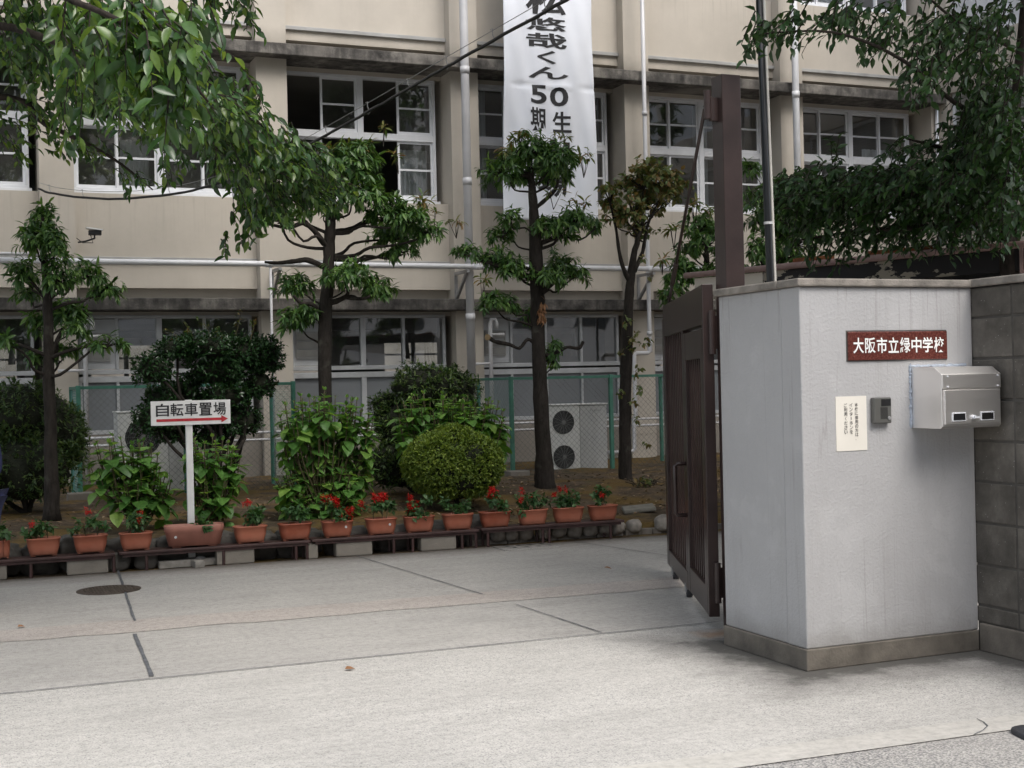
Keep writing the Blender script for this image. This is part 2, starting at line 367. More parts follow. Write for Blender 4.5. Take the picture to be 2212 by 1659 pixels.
M['letter_white'] = plain('white_letter_paint', (0.82, 0.82, 0.80), 0.5)
M['letter_black'] = plain('black_lettering', (0.018, 0.018, 0.02), 0.6)
M['letter_red'] = plain('red_arrow_paint', (0.46, 0.025, 0.035), 0.5, 0, 0.2, 40)
M['paper'] = plain('cream_paper', (0.72, 0.69, 0.62), 0.8, 0, 0.03)
M['caulk'] = plain('pale_blue_sealant', (0.36, 0.41, 0.48), 0.6, 0, 0.15, 30, 0.4, 80)
M['cloth'] = plain('white_banner_cloth', (0.77, 0.80, 0.86), 0.85, 0, 0.03, 2)
M['ic_grey'] = plain('grey_intercom_shell', (0.095, 0.095, 0.088), 0.42)
M['fence_green'] = plain('green_fence_paint', (0.06, 0.20, 0.145), 0.45, 0, 0.2, 10)
M['mesh_green'] = plain('green_coated_wire', (0.10, 0.235, 0.21), 0.5)
M['mesh_grey'] = plain('dull_coated_wire', (0.10, 0.115, 0.11), 0.5)
M['ac'] = plain('air_conditioner_beige', (0.66, 0.67, 0.65), 0.5, 0, 0.06)
M['ac_grey'] = plain('air_conditioner_grey', (0.5, 0.51, 0.5), 0.5, 0, 0.06)
M['terracotta'] = m_pot()
M['terracotta_pale'] = plain('faded_terracotta_plastic', (0.36, 0.155, 0.115), 0.55, 0, 0.14, 9)
M['potsoil'] = plain('potting_soil', (0.04, 0.028, 0.02), 0.95, 0, 0.4, 40, 0.6)
M['cblock'] = plain('pale_concrete_block', (0.225, 0.205, 0.175), 0.9, 0, 0.16, 4, 0.3, 90)
M['boulder'] = plain('dark_boulder', (0.085, 0.08, 0.072), 0.9, 0, 0.5, 5, 0.6, 30)
M['pebble'] = plain('river_stone', (0.27, 0.245, 0.215), 0.85, 0, 0.45, 9, 0.4, 50)
M['flatstone'] = plain('flat_stone', (0.21, 0.20, 0.17), 0.9, 0, 0.25, 9, 0.4, 60)
M['wood'] = plain('weathered_timber', (0.26, 0.245, 0.22), 0.85, 0, 0.3, 14, 0.4, 60)
M['iron'] = plain('cast_iron_cover', (0.085, 0.068, 0.055), 0.6, 0.3, 0.3, 14, 0.3, 80)
M['bark'] = m_bark('tree_bark', (0.034, 0.029, 0.025))
M['bark_cherry'] = m_bark('cherry_bark', (0.03, 0.024, 0.02))
M['cut'] = plain('sawn_wood', (0.38, 0.26, 0.14), 0.8)
M['stem'] = plain('green_brown_stem', (0.09, 0.075, 0.035), 0.7, 0, 0.2, 20)
M['lf_cherry'] = leafmat('cherry_leaf', [(0.018, 0.045, 0.018), (0.03, 0.072, 0.024), (0.045, 0.1, 0.032), (0.07, 0.14, 0.038), (0.12, 0.19, 0.048)], 0.27, 0.30, (2.8, 2.4, 0.6))
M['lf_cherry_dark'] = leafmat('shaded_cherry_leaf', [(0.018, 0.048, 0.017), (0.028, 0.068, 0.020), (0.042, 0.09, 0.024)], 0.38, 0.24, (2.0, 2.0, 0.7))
M['lf_bay'] = leafmat('bayberry_leaf', [(0.034, 0.082, 0.024), (0.056, 0.13, 0.036), (0.09, 0.185, 0.048), (0.16, 0.27, 0.07)], 0.4, 0.22)
M['lf_bay_young'] = leafmat('young_bayberry_leaf', [(0.07, 0.14, 0.035), (0.13, 0.19, 0.05), (0.20, 0.20, 0.05), (0.26, 0.13, 0.06)], 0.45, 0.3, (1.6, 1.5, 0.8))
M['lf_brown'] = leafmat('browning_leaf', [(0.075, 0.135, 0.036), (0.12, 0.175, 0.05), (0.17, 0.195, 0.062), (0.21, 0.19, 0.068), (0.27, 0.16, 0.06)], 0.5, 0.22, (1.5, 1.4, 0.8))
M['lf_litter'] = leafmat('fallen_leaf', [(0.06, 0.045, 0.03), (0.14, 0.09, 0.05), (0.25, 0.16, 0.09), (0.36, 0.27, 0.18)], 0.7, 0.1)
M['lf_dry'] = leafmat('dry_leaf', [(0.22, 0.11, 0.05), (0.34, 0.17, 0.08)], 0.7, 0.15, (1.2, 1.1, 0.8))
M['lf_hyd'] = leafmat('hydrangea_leaf', [(0.06, 0.15, 0.036), (0.10, 0.23, 0.05), (0.15, 0.31, 0.068), (0.26, 0.41, 0.085)], 0.42, 0.26)
M['lf_round'] = leafmat('clipped_shrub_leaf', [(0.07, 0.12, 0.02), (0.14, 0.22, 0.034), (0.22, 0.31, 0.05), (0.32, 0.40, 0.07)], 0.5, 0.25, (1.5, 1.5, 0.6))
M['lf_azalea'] = leafmat('azalea_leaf', [(0.024, 0.055, 0.015), (0.04, 0.085, 0.022), (0.065, 0.115, 0.028), (0.11, 0.16, 0.036)], 0.5, 0.2)
M['lf_camellia'] = leafmat('camellia_leaf', [(0.02, 0.052, 0.02), (0.03, 0.075, 0.028), (0.05, 0.105, 0.04)], 0.26, 0.14)
M['lf_salvia'] = leafmat('salvia_leaf', [(0.035, 0.09, 0.028), (0.055, 0.13, 0.045), (0.09, 0.17, 0.06)], 0.5, 0.25)
M['petal'] = leafmat('red_petal', [(0.50, 0.012, 0.008), (0.66, 0.02, 0.012)], 0.55, 0.3, (1.2, 0.7, 0.7))
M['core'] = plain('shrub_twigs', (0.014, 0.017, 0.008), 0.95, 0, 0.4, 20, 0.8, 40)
M['track'] = plain('navy_tracksuit', (0.016, 0.022, 0.075), 0.8, 0, 0.1, 10)
M['skin'] = plain('skin', (0.46, 0.28, 0.19), 0.5)
M['hair'] = plain('black_hair', (0.012, 0.011, 0.010), 0.5)
M['apt'] = plain('apartment_render', (0.64, 0.61, 0.57), 0.85, 0, 0.1, 0.8)
M['apt_white'] = plain('apartment_balcony', (0.62, 0.62, 0.60), 0.8)
M['dark_glass'] = plain('dark_window', (0.02, 0.025, 0.03), 0.08)
# ------------------------------------------------------------------ ground
def sheet(name, poly, z, mat):
    return tag(MB().sheet([(x, y, z) for x, y in poly]).build(name, mat), kind='structure')
sheet('ground', [(-300, -300), (300, -300), (300, 300), (-300, 300)], -0.012, M['ground'])
kx = lambda x: 4.72 - 0.04*x          # yard-side edge of the flush kerb
jx = lambda x: 7.17 - 0.016*x         # long joint between forecourt and driveway
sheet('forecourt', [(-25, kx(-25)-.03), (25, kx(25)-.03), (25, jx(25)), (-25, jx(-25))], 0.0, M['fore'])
by = lambda x: 11.50 - 0.04*(x-0.5)                   # front line of the benches, where the paving ends
sheet('driveway', [(-25, jx(-25)), (25, jx(25)), (25, by(25)+.03), (-25, by(-25)+.03)], 0.0, M['drive'])
sheet('dirt_strip', [(-25, by(-25)), (25, by(25)), (25, 12.6), (-25, 12.6)], -0.006, M['soil'])
sheet('kerb_strip', [(-25, kx(-25)-.2), (25, kx(25)-.2), (25, kx(25)), (-25, kx(-25))], 0.0025, M['kerb'])
sheet('road', [(-25, -40), (25, -40), (25, kx(25)-.02), (-25, kx(-25)-.02)], -0.002, M['road'])
pb = []
rb = random.Random(3)
top = []; bot = []
for i in range(61):
    x = -6 + i*0.185
    yc = 8.78 - 0.05*(x-1.5)
    top.append((x, yc + 0.24 + rb.uniform(-.02, .02))); bot.append((x, yc - 0.21 + rb.uniform(-.02, .02)))
m = MB(); n0 = len(top)
m.add([(x, y, 0.003) for x, y in bot] + [(x, y, 0.003) for x, y in top], [(i, i+1, n0+i+1, n0+i) for i in range(n0-1)])
tag(m.build('pavement_patch', M['band']), kind='structure')
def joint(pts, w, rnd, wob=0.002):
    m = MB(); L = []
    for (a, b) in zip(pts, pts[1:]):
        a = Vector((*a, 0)); b = Vector((*b, 0)); k = max(2, int((b-a).length/0.12))
        d = (b-a).normalized(); s = Vector((-d.y, d.x, 0))
        for i in range(k+1):
            p = a.lerp(b, i/k) + s*rnd.uniform(-wob, wob); ww = w*rnd.uniform(0.75, 1.2)
            L.append((p+s*ww/2, p-s*ww/2))
    z = Vector((0, 0, 0.006))
    m.add([q+z for ab in L for q in ab], [(2*i, 2*i+1, 2*i+3, 2*i+2) for i in range(len(L)-1)])
    tag(m.build('pavement_joint', M['joint']), kind='structure')
joint([(-12, jx(-12)), (4.28, jx(4.28)-.02)], 0.012, rb, 0.003)
joint([(1.25, 11.7), (1.06, 8.98)], 0.018, rb); joint([(1.0, 8.5), (0.93, 7.2)], 0.022, rb)
joint([(3.25, 11.4), (3.43, 8.83)], 0.010, rb); joint([(3.47, 8.31), (3.52, 7.12)], 0.010, rb)
joint([(5.32, 11.25), (5.56, 9.9), (5.8, 8.6)], 0.010, rb)
joint([(4.05, 4.56), (4.0, 4.44), (3.86, 4.36)], 0.005, rb, 0.008)

# soil bed: mound falling to the edging stones on the right, held by boulders on the left
def soil_z(x, y):
    t = min(1.0, max(0.0, (x-4.2)/0.5))
    back = 0.27
    zr = 0.10 + (back+0.03-0.10)*min(1.0, max(0.0, (y-11.8)/2.45))
    zl = 0.235 + 0.035*min(1.0, max(0.0, (y-12.1)/1.5))
    z = zl*(1-t) + zr*t
    nz = noise.fractal(Vector((x*0.9, y*0.9, 0.3)), 0.8, 2.0, 4)
    return z + 0.03*nz + 0.012*noise.noise(Vector((x*7, y*7, 1.0)))
m = MB(); nx, ny = 190, 90; xs = [-9 + i*(26/nx) for i in range(nx+1)]; ys = [12.0 + (18.45-12.0)*(j/ny)**1.4 for j in range(ny+1)]
vs = []
for j, y in enumerate(ys):
    for x in xs:
        if j == 0: vs.append((x, by(x)+.30 + 0.05*noise.noise(Vector((x*3, 0, 5))) - 0.02*(x > 4.3), -0.02))
        elif j == 1: vs.append((x, by(x)+.34 + 0.05*noise.noise(Vector((x*3, 0, 5))), soil_z(x, 12.0)-0.02))
        else: vs.append((x, y, soil_z(x, y)))
m.add(vs, [(j*(nx+1)+i, j*(nx+1)+i+1, (j+1)*(nx+1)+i+1, (j+1)*(nx+1)+i) for j in range(ny) for i in range(nx)])
tag(m.build('soil_bed', M['soil'], smooth=True), kind='structure')

# ------------------------------------------------------------------ school building
PITCH_X, CW, CY0 = 2.85, 0.43, 18.30
COLX = [1.305 + PITCH_X*k for k in range(-2, 6)]          # column centres; the last carries the corner
school = empty('school_building', 'long beige school building with aluminium windows behind the trees', 'building', (5, 18.5, 0))
def part(m, name, mat, parent=None, **kw):
    p = parent or school
    o = m.build(name, mat, None, **kw); o.parent = p
    if p is school: o.matrix_parent_inverse = Matrix.Translation((-5, -18.5, 0))
    return o
XL, XR, TOP = COLX[0]-CW/2, 15.66, 12.6
for k, x in enumerate(COLX):
    x0, x1 = (x-CW/2, x+CW/2) if k < len(COLX)-1 else (15.54, XR)
    m = MB()
    for z0, z1 in ((0, 2.56), (2.72, 6.06), (6.22, 9.56), (9.72, TOP)): m.box((x0, CY0, z0), (x1, 19.15, z1))
    part(m, 'column', M['stucco'])
m = MB()
for s in range(3):
    zb = 3.5*s
    for a, b in zip(COLX, COLX[1:]):
        x0 = a + CW/2; x1 = b - CW/2 if b != COLX[-1] else 15.54
        x0 += .001; x1 -= .001
        if s == 0:
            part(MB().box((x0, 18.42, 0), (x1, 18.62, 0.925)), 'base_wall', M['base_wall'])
        else:
            z0 = 2.72 + 3.5*(s-1)
            m.box((x0, 18.62, z0), (x1, 18.95, z0+.16))                  # set-back strip above the ledge
            m.box((x0, 18.50, z0+.161), (x1, 18.95, z0+1.42))              # spandrel panel
        zt = 2.5 + 3.5*s                                                 # lintel above the windows
        m.box((x0, 18.52 if s == 0 else 18.70, zt), (x1, 18.95, zt+.10 if s == 0 else 3.5*s+2.565))
m.box((XL, 18.40, TOP), (XR, 19.2, TOP+.5)); 
part(m, 'wall', M['stucco'])
for z0 in (2.56, 6.06, 9.56): part(MB().box((XL-.05, 18.06, z0), (XR+.1, 18.95, z0+.16)), 'ledge', M['slab'], bevel=0.012)
for a, b in zip(COLX, COLX[1:]):
    x0 = a+CW/2+.002; x1 = (b-CW/2 if b != COLX[-1] else 15.54)-.002
    for z0 in (3.24, 6.74-.22): part(MB().box((x0, 18.455, z0), (x1, 18.499, z0+.055)), 'trim', M['ledge_alu'], bevel=0.006)
# rooms behind the windows (floors, back wall with its own openings, cross walls)
m = MB()
for z0 in (2.75, 6.25, 9.75): m.box((XL, 18.96, z0-.2), (XR, 26.0, z0))
for z0, z1 in ((0, 1.75), (2.36, 4.0+.4), (5.2, 7.9), (8.9, 12.6)): m.box((XL, 26.0, z0), (XR, 26.2, z1))
x = XL
while x < XR:
    for z0, z1 in ((1.75, 2.36), (4.4, 5.2), (7.9, 8.9)):
        m.box((x, 26.001, z0), (x + (1.6 if z0 > 2 else 1.3), 26.199, z1))
    m.box((x+1.9, 26.05, 1.75), (x+1.98, 26.12, 2.36)); m.box((x+1.3, 26.05, 2.1), (x+2.85, 26.11, 2.14))
    x += 2.85 if z0 > 2 else 2.85
for x in (XL, COLX[2]-.08, COLX[5]-.08, XR-.2): m.box((x, 19.16, 0), (x+.16, 25.99, TOP))
m.box((XL, 18.96, TOP-.1), (XR, 26.2, TOP+.1))
part(m, 'inner_wall', M['room'])
part(MB().box((-20, 44, 0), (60, 44.3, 4.2)), 'rear_wall', M['rear'])
m = MB(); rr = random.Random(5)
for a in COLX[:-1]:
    for q in range(3):
        x = a + .5 + q*.8; z = 0.35
        m.box((x, 20+q*.7, z+.9), (x+.7, 20.5+q*.7, z+.93)); m.box((x+.03, 20.02+q*.7, .3), (x+.07, 20.06+q*.7, z+.9)); m.box((x+.62, 20.42+q*.7, .3), (x+.66, 20.46+q*.7, z+.9))
        if rr.random() < .6: m.box((x+.1, 20.1+q*.7, z+.93), (x+.3+rr.random()*.2, 20.3+q*.7, z+1.05+rr.random()*.25))
part(m, 'desk', M['desk'])
m = MB()
for a in COLX[:-1]: m.box((a+.35, 25.9, 3.9), (a+2.3, 25.98, 5.0))
part(m, 'blackboard', M['green_board'])
m = MB()
for a in COLX[:-1]: m.tube([(a, 19.6, 2.3), (a+2.3, 19.6, 2.3), (a+2.3, 19.6, 1.9)], .05, 8)
part(m, 'duct', M['alu_dark'], smooth=True)

def window(x0, x1, z0, zm, z1, Y, opened, storey):
    """two tiers of sliding sashes: outer frame, a sash mesh and a pane mesh; opened = sash slots (tier, slot) left without glass"""
    f = MB(); t = .045
    f.box((x0, Y-.03, z0), (x1, Y+.07, z0+t)); f.box((x0, Y-.03, z1-t), (x1, Y+.07, z1))
    f.box((x0, Y-.029, z0+t), (x0+t, Y+.069, z1-t)); f.box((x1-t, Y-.029, z0+t), (x1, Y+.069, z1-t))
    xm = (x0+x1)/2; f.box((xm-.045, Y-.028, z0+t), (xm+.045, Y+.068, z1-t))
    for xa, xb in ((x0+t, xm-.045), (xm+.045, x1-t)): f.box((xa, Y-.027, zm-.05), (xb, Y+.067, zm+.05))
    f.box((x0-.03, Y-.10, z0-.05), (x1+.03, Y-.031, z0-.004))              # projecting sill
    wo_ = part(f, 'window', M['alu'], bevel=.004, seg=1)
    s = MB(); g = MB()
    for ti, (za, zb) in enumerate(((z0+t, zm-.05), (zm+.05, z1-t))):
        for sl in range(4):
            h0, h1 = ((x0+t, xm-.045), (xm+.045, x1-t))[sl//2]
            xa = h0 + (h1-h0)*(sl % 2)/2; xb = h0 + (h1-h0)*(sl % 2 + 1)/2
            if (ti, sl) in opened: continue
            yy = Y + (.0 if sl % 2 else .034); q = .033
            xa -= .012*(sl % 2); xb += .012*(1-sl % 2)
            s.box((xa, yy, za), (xa+q, yy+.028, zb)); s.box((xb-q, yy, za), (xb, yy+.028, zb))
            s.box((xa+q, yy+.001, za), (xb-q, yy+.027, za+q*1.35)); s.box((xa+q, yy+.001, zb-q), (xb-q, yy+.027, zb))
            zc = (za+zb)/2; s.box((xa+q, yy+.002, zc-.014), (xb-q, yy+.026, zc+.014))
            g.sheet([(xa+q, yy+.014, za), (xb-q, yy+.014, za), (xb-q, yy+.014, zb), (xa+q, yy+.014, zb)])
    if s.v: so = part(s, 'sash', M['alu'], wo_)
    if g.v: part(g, 'pane', M['glass'], wo_)
    return wo_
OPEN = {(1, 2): {(1, 0)}, (1, 3): {(1, 0), (1, 2), (0, 1), (0, 2)}, (2, 5): {(0, 1), (0, 3)}, (2, 3): {(0, 1)}}
for k, (a, b) in enumerate(zip(COLX, COLX[1:])):
    x0 = a + CW/2 + .02; x1 = (b - CW/2 - .10) if b != COLX[-1] else 15.40
    for s in (1, 2):
        zz = 3.5*(s-1)
        window(x0, x1, 4.20+zz, 5.13+zz, 6.0+zz, 18.74, OPEN.get((s, k), set()), s)
    # ground floor: vent panel, three panes over three frosted panels
    f = MB(); Y = 18.50; t = .045
    f.box((x0, Y-.03, .93), (x1, Y+.06, .985)); f.box((x0, Y-.03, 2.47), (x1, Y+.06, 2.515)); f.box((x0, Y-.031, 1.62), (x1, Y+.06, 1.70)); f.box((x0, Y-.05, 1.73), (x1, Y+.06, 1.79))
    w = x1-x0; cuts = [x0, x0+.215*w, x0+.455*w, x0+.72*w, x1]
    for i, c in enumerate(cuts):
        ww = .075 if i == 2 else .04
        c0 = min(max(c-ww/2, x0), x1-ww)
        f.box((c0, Y-.029, .985), (c0+ww, Y+.059, 1.62)); f.box((c0, Y-.028, 1.79), (c0+ww, Y+.058, 2.47))
    wo_ = part(f, 'window', M['alu_darker'], bevel=.004, seg=1)
    g = MB()
    for c0, c1 in zip(cuts[1:], cuts[2:]): g.sheet([(c0+.02, Y+.015, 1.79), (c1-.02, Y+.015, 1.79), (c1-.02, Y+.015, 2.47), (c0+.02, Y+.015, 2.47)])
    part(g, 'pane', M['glass'], wo_)
    g = MB()
    for c0, c1 in zip(cuts, cuts[1:]): g.box((c0+.021, Y+.01, .986), (c1-.021, Y+.02, 1.619))
    part(g, 'frosted_panel', M['frost'], wo_)
    v = MB(); c0, c1 = cuts[0]+.04, cuts[1]-.02
    v.box((c0, Y+.005, 1.80), (c1, Y+.02, 2.46))
    vo = part(v, 'vent_panel', M['alu_darker'], wo_)
    v = MB(); a0, a1 = c0+.03, c0+.03+(c1-c0)*.78
    v.box((a0, Y-.02, 1.90), (a1, Y+.004, 1.915)); v.box((a0, Y-.02, 2.265), (a1, Y+.004, 2.28))
    v.box((a0, Y-.019, 1.915), (a0+.015, Y+.003, 2.265)); v.box((a1-.015, Y-.019, 1.915), (a1, Y+.003, 2.265))
    for i in range(3):
        z = 1.93 + i*.115
        v.obox(((a0+a1)/2, Y-.022, z+.045), ((a1-a0)/2-.016, 0, 0), (0, .004, .0), (0, -.018, .05))
    part(v, 'vent', M['ledge_alu'], wo_)
# curtains in some rooms
m = MB()
for (k, f0, f1, z0, z1) in ((2, .28, .45, 4.3, 4.95), (4, .0, .16, 4.3, 5.95), (6, .35, .5, 7.75, 9.4), (1, .1, .4, 4.3, 5.0), (5, .8, .99, 7.75, 9.4), (3, .78, .98, 4.3, 5.0), (5, .5, .62, 4.3, 5.95), (6, .72, .98, 4.3, 5.4), (4, .55, .7, 4.3, 5.1)):
    x0 = COLX[k]+CW/2+.02; w = 2.3; P = []
    nn = 24
    for i in range(nn+1):
        x = x0 + w*(f0+(f1-f0)*i/nn); P.append((x, 18.98+.03*math.sin(i*1.9)))
    m.add([(x, y, z0) for x, y in P] + [(x, y, z1) for x, y in P], [(i, i+1, nn+2+i, nn+1+i) for i in range(nn)])
part(m, 'curtain', M['curtain'], smooth=True)
# pipes on the front
def vpipe(name, px0, py0, px1, py1, r, Y, mat, ztop=12.5, zbot=.2, collars=(6.0, 4.4, 2.45)):
    a = onY(px0, py0, Y); b = onY(px1, py1, Y); x = (a.x+b.x)/2
    m = MB().tube([(x, Y, zbot), (x, Y, ztop)], r, 14)
    for z in collars: m.tube([(x, Y, z-.05), (x, Y, z+.05)], r*1.13, 14)
    return part(m, name, mat, smooth=False), x
def smooth_angle(o):
    o.data.polygons.foreach_set('use_smooth', [len(p.vertices) == 4 for p in o.data.polygons]); return o
o, XD1 = vpipe('drain_pipe', 1003, 60, 1013, 600, .062, 17.95, M['pvc']); smooth_angle(o)
o, XD3 = vpipe('drain_pipe', 1717, 150, 1722, 300, .055, 17.95, M['white_pipe']); smooth_angle(o)
xa = onY(1391, 180, 17.98).x
m = MB().tube([(xa, 17.98, 12.0), (xa, 17.98, 2.1), (xa, 17.98, 1.93), (xa-.04, 17.98, 1.90), (xa-.24, 17.98, 1.90), (xa-.27, 17.98, 1.86), (xa-.27, 17.98, .95), (xa-.30, 17.98, .9), (xa-.30, 17.98, .45), (xa-.34, 17.98, .41), (xa-.75, 17.98, .41)], [.032]*2+[.04]*1+[.032]*8, 10)
for z in (2.05, 2.2, 5.55): m.tube([(xa, 17.98, z-.03), (xa, 17.98, z+.03)], .043, 10)
smooth_angle(part(m, 'drain_pipe', M['pvc']))
xb = xa-.37
m = MB().tube([(xb, 18.0, 2.9), (xb, 18.0, .3)], .022, 8)
smooth_angle(part(m, 'conduit', M['pvc']))
ypz = 17.80
m = MB().tube([(-5, ypz, 3.165), (10.9, ypz, 3.165)], .038, 12)
for x in (3.95, 6.95, 1.2, 9.75): m.tube([(x-.05, ypz, 3.165), (x+.05, ypz, 3.165)], .046, 12)
smooth_angle(part(m, 'water_main', M['white_pipe']))
for px in (598, 1000, 1398):
    m = MB()
    x = onY(px, 600, 18.0).x
    m.bar((x, 17.78, 3.10), (x, 18.31, 3.10), .045, .04); m.bar((x, 17.84, 3.08), (x, 18.29, 2.72), .04, .035); m.box((x-.022, 18.27, 2.70), (x+.022, 18.299, 3.07)); part(m, 'pipe_bracket', M['galv'])
x0 = onY(580, 700, 18.0).x
m = MB().tube([(x0, 17.80, 3.13), (x0, 17.80, .3)], .018, 8).tube([(-5, 17.72, 3.24), (1.0, 17.72, 3.24), (1.15, 17.78, 3.2)], .022, 8)
smooth_angle(part(m, 'branch_pipe', M['pvc']))
smooth_angle(part(MB().tube([(15.60, 18.24, .2), (15.60, 18.24, 6.0)], .022, 8), 'conduit', M['white_pipe']))
# flue and small pipes at the ground-floor vents
for px, py0, py1 in ((184, 690, 1075), (1060, 690, 1000)):
    p = onY(px, 760, 18.2); q = onY(px, py0, 18.2); x = p.x
    m = MB().tube([(x, 18.2, .25), (x, 18.2, q.z-.06), (x+.02, 18.2, q.z), (x+.08, 18.2, q.z+.0), (x+.1, 18.2, q.z-.05), (x+.1, 18.2, q.z-.14)], .03, 10)
    m.tube([(x-.02, 18.2, q.z-.22), (x+.22, 18.2, q.z-.22)], .022, 8).tube([(x+.01, 18.2, 1.78), (x-.34, 18.2, 1.78)], .02, 8)
    smooth_angle(part(m, 'flue_pipe', M['pvc']))
# low handrail pipes along the wall foot
for z in (.80, .90): smooth_angle(part(MB().tube([(-4, 18.05, z), (15, 18.05, z)], .018, 8), 'wall_pipe', M['pvc']))

# ------------------------------------------------------------------ side wing, running towards the camera on the right
wing = empty('school_wing', 'side wing of the school with grey louvres and white window bands behind the right-hand cherry', 'building', (16.6, 14, 0))
def wpart(m, name, mat, parent=None, **kw):
    o = m.build(name, mat, None, **kw); o.parent = parent or wing
    if parent is None: o.matrix_parent_inverse = Matrix.Translation((-16.6, -14, 0))
    return o
WX = 15.661
m = MB()
for z0, z1 in ((0, .9), (2.75, 4.2), (6.22, 7.0), (9.2, 10.4), (12.4, 13.1)): m.box((WX, 7.0, z0), (WX+.5, 19.1, z1))
for y in (18.85, 18.02, 15.2, 12.35, 9.5, 7.0): m.box((WX+.001, y, .01), (WX+.49, y+.25, 13.0))
m.box((WX+.5, 7.0, 0), (WX+6, 7.3, 13)); m.box((WX+.4, 7.3, 13.0), (WX+6, 19, 13.2)); m.box((WX+2.5, 7.3, 0), (WX+2.7, 18.3, 13))
wpart(m, 'wall', M['stucco'])
for y0, y1 in ((15.45, 18.02), (12.6, 15.2), (9.75, 12.35), (7.25, 9.5)):
    f = MB()
    for z in (4.2, 5.36, 6.16): f.box((WX+.1, y0, z), (WX+.18, y1, z+.06))
    for y in (y0, (y0+y1)/2, y1-.06): f.box((WX+.099, y, 4.26), (WX+.179, y+.06, 6.16))
    w_ = wpart(f, 'window', M['alu'])
    lo = MB(); z = 5.46
    while z < 6.12:
        lo.obox((WX+.14, (y0+y1)/2, z), (0, (y1-y0)/2-.07, 0), (.03, 0, -.02), (.004, 0, .006)); z += .055
    wpart(lo, 'louvre', M['ledge_alu'], w_)
    g = MB().sheet([(WX+.14, y0, 4.2), (WX+.14, y1, 4.2), (WX+.14, y1, 5.4), (WX+.14, y0, 5.4)]); wpart(g, 'pane', M['frost'], w_)
    for za, zb in ((7.0, 9.2), (.9, 2.75)):
        f = MB()
        for z in (za, (za+zb)/2, zb-.06): f.box((WX+.1, y0, z), (WX+.18, y1, z+.06))
        for y in (y0, (y0+y1)/2, y1-.06): f.box((WX+.099, y, za+.06), (WX+.179, y+.06, zb-.06))
        w_ = wpart(f, 'window', M['alu'])
        g = MB().box((WX+.13, y0+.06, za), (WX+.145, y1-.06, zb)); wpart(g, 'pane', M['curtain'], w_)

# ------------------------------------------------------------------ block of flats across the street (seen mirrored in the school windows)
apt = empty('apartment_block', 'apartment block across the street, seen only mirrored in the school windows', 'building', (6, -17, 0))
def apart(m, name, mat, parent=None):
    o = m.build(name, mat, None); o.parent = parent or apt
    if parent is None: o.matrix_parent_inverse = Matrix.Translation((-6, 17, 0))
    return o
m = MB().box((-16, -26, 0), (10.5, -17, 16)); apart(m, 'wall', M['apt'])
m = MB()
for z in (3.2, 6.0, 8.8, 11.6): m.box((-16, -17.0, z), (9.7, -15.9, z+1.0))
apart(m, 'balcony', M['apt_white'])
m = MB()
for z in (1.0, 4.3, 7.1, 9.9, 12.7):
    for x in range(-15, 10, 3): m.box((x, -17.001, z), (x+1.8, -16.95, z+1.2))
apart(m, 'window', M['dark_glass'])

shop = empty('apartment_block', 'pale house across the street, seen only mirrored in the right-hand school windows', 'building', (22, -17, 0))
m = MB().box((12.6, -26, 0), (34, -17.5, 14.5)); o = m.build('wall', M['apt'], None); o.parent = shop; o.matrix_parent_inverse = Matrix.Translation((-22, 17, 0))
m = MB()
for z in (1.0, 3.9, 6.8, 9.7, 12.2):
    for x in range(14, 33, 3): m.box((x, -17.501, z), (x+1.6, -17.45, z+1.3))
o = m.build('window', M['dark_glass'], None); o.parent = shop; o.matrix_parent_inverse = Matrix.Translation((-22, 17, 0))

# ------------------------------------------------------------------ gate pillar, walls
PX0, PX1, PY0, PYS, PY1 = 3.97, 5.075, 5.69, 5.86, 6.47
pil = empty('gate_pillar', 'broad grey plastered gate pillar with stone coping and plinth', 'gate pillar', (4.5, 6.0, 0))
def ppart(m, name, mat, **kw):
    o = m.build(name, mat, None, **kw); o.parent = pil; o.matrix_parent_inverse = Matrix.Translation((-4.5, -6.0, 0)); return o
m = MB().box((PX0, PY0, .111), (PX1, PYS, 1.953)).box((PX0+.004, PYS+.004, .111), (PX1, PY1, 1.953)); ppart(m, 'pillar_shaft', M['pillar'], bevel=.007)
m = MB().box((PX0-.008, PY0-.008, 0), (PX1, PY1+.008, .11)); ppart(m, 'plinth', M['plinth'], bevel=.006)
m = MB().box((PX0-.022, PY0-.022, 1.954), (PX1-.002, PYS, 1.995)).box((PX0-.022, PYS+.003, 1.954), (PX1-.002, PY1+.02, 1.995)); ppart(m, 'coping', M['coping'], bevel=.008)

bw = empty('block_wall', 'dark weathered concrete block wall joining the right side of the gate pillar', 'wall', (5.2, 3, 0))
def bpart(m, name, mat, **kw):
    o = m.build(name, mat, None, **kw); o.parent = bw; o.matrix_parent_inverse = Matrix.Translation((-5.2, -3, 0)); return o
m = MB(); X = PX1+.003; rw = random.Random(8)
zs = [.15, .245, .465, .69, .91, 1.13, 1.35, 1.57, 1.79, 1.953]
for i, (z0, z1) in enumerate(zip(zs, zs[1:])):
    ye = 5.71; first = .31
    y = ye
    while y > 2.6:
        L = first if y == ye else .43
        m.box((X+rw.uniform(0, .004), y-L+.006, z0+.006), (X+.14, y-.006, z1-.006)); y -= L
bpart(m, 'block', M['block'], bevel=.006)
m = MB().box((X+.007, 2.6, .0), (X+.13, 5.70, 1.95)); bpart(m, 'mortar', M['mortar'])
m = MB(); y = 5.70
while y > 2.7: m.box((X-.02, y-.6+.002, 1.956), (X+.16, y, 1.998)); y -= .6
bpart(m, 'coping', M['coping'], bevel=.008)
m = MB().box((X-.012, 2.6, 0), (X+.15, 5.675, .149)); bpart(m, 'plinth', M['plinth'], bevel=.006)

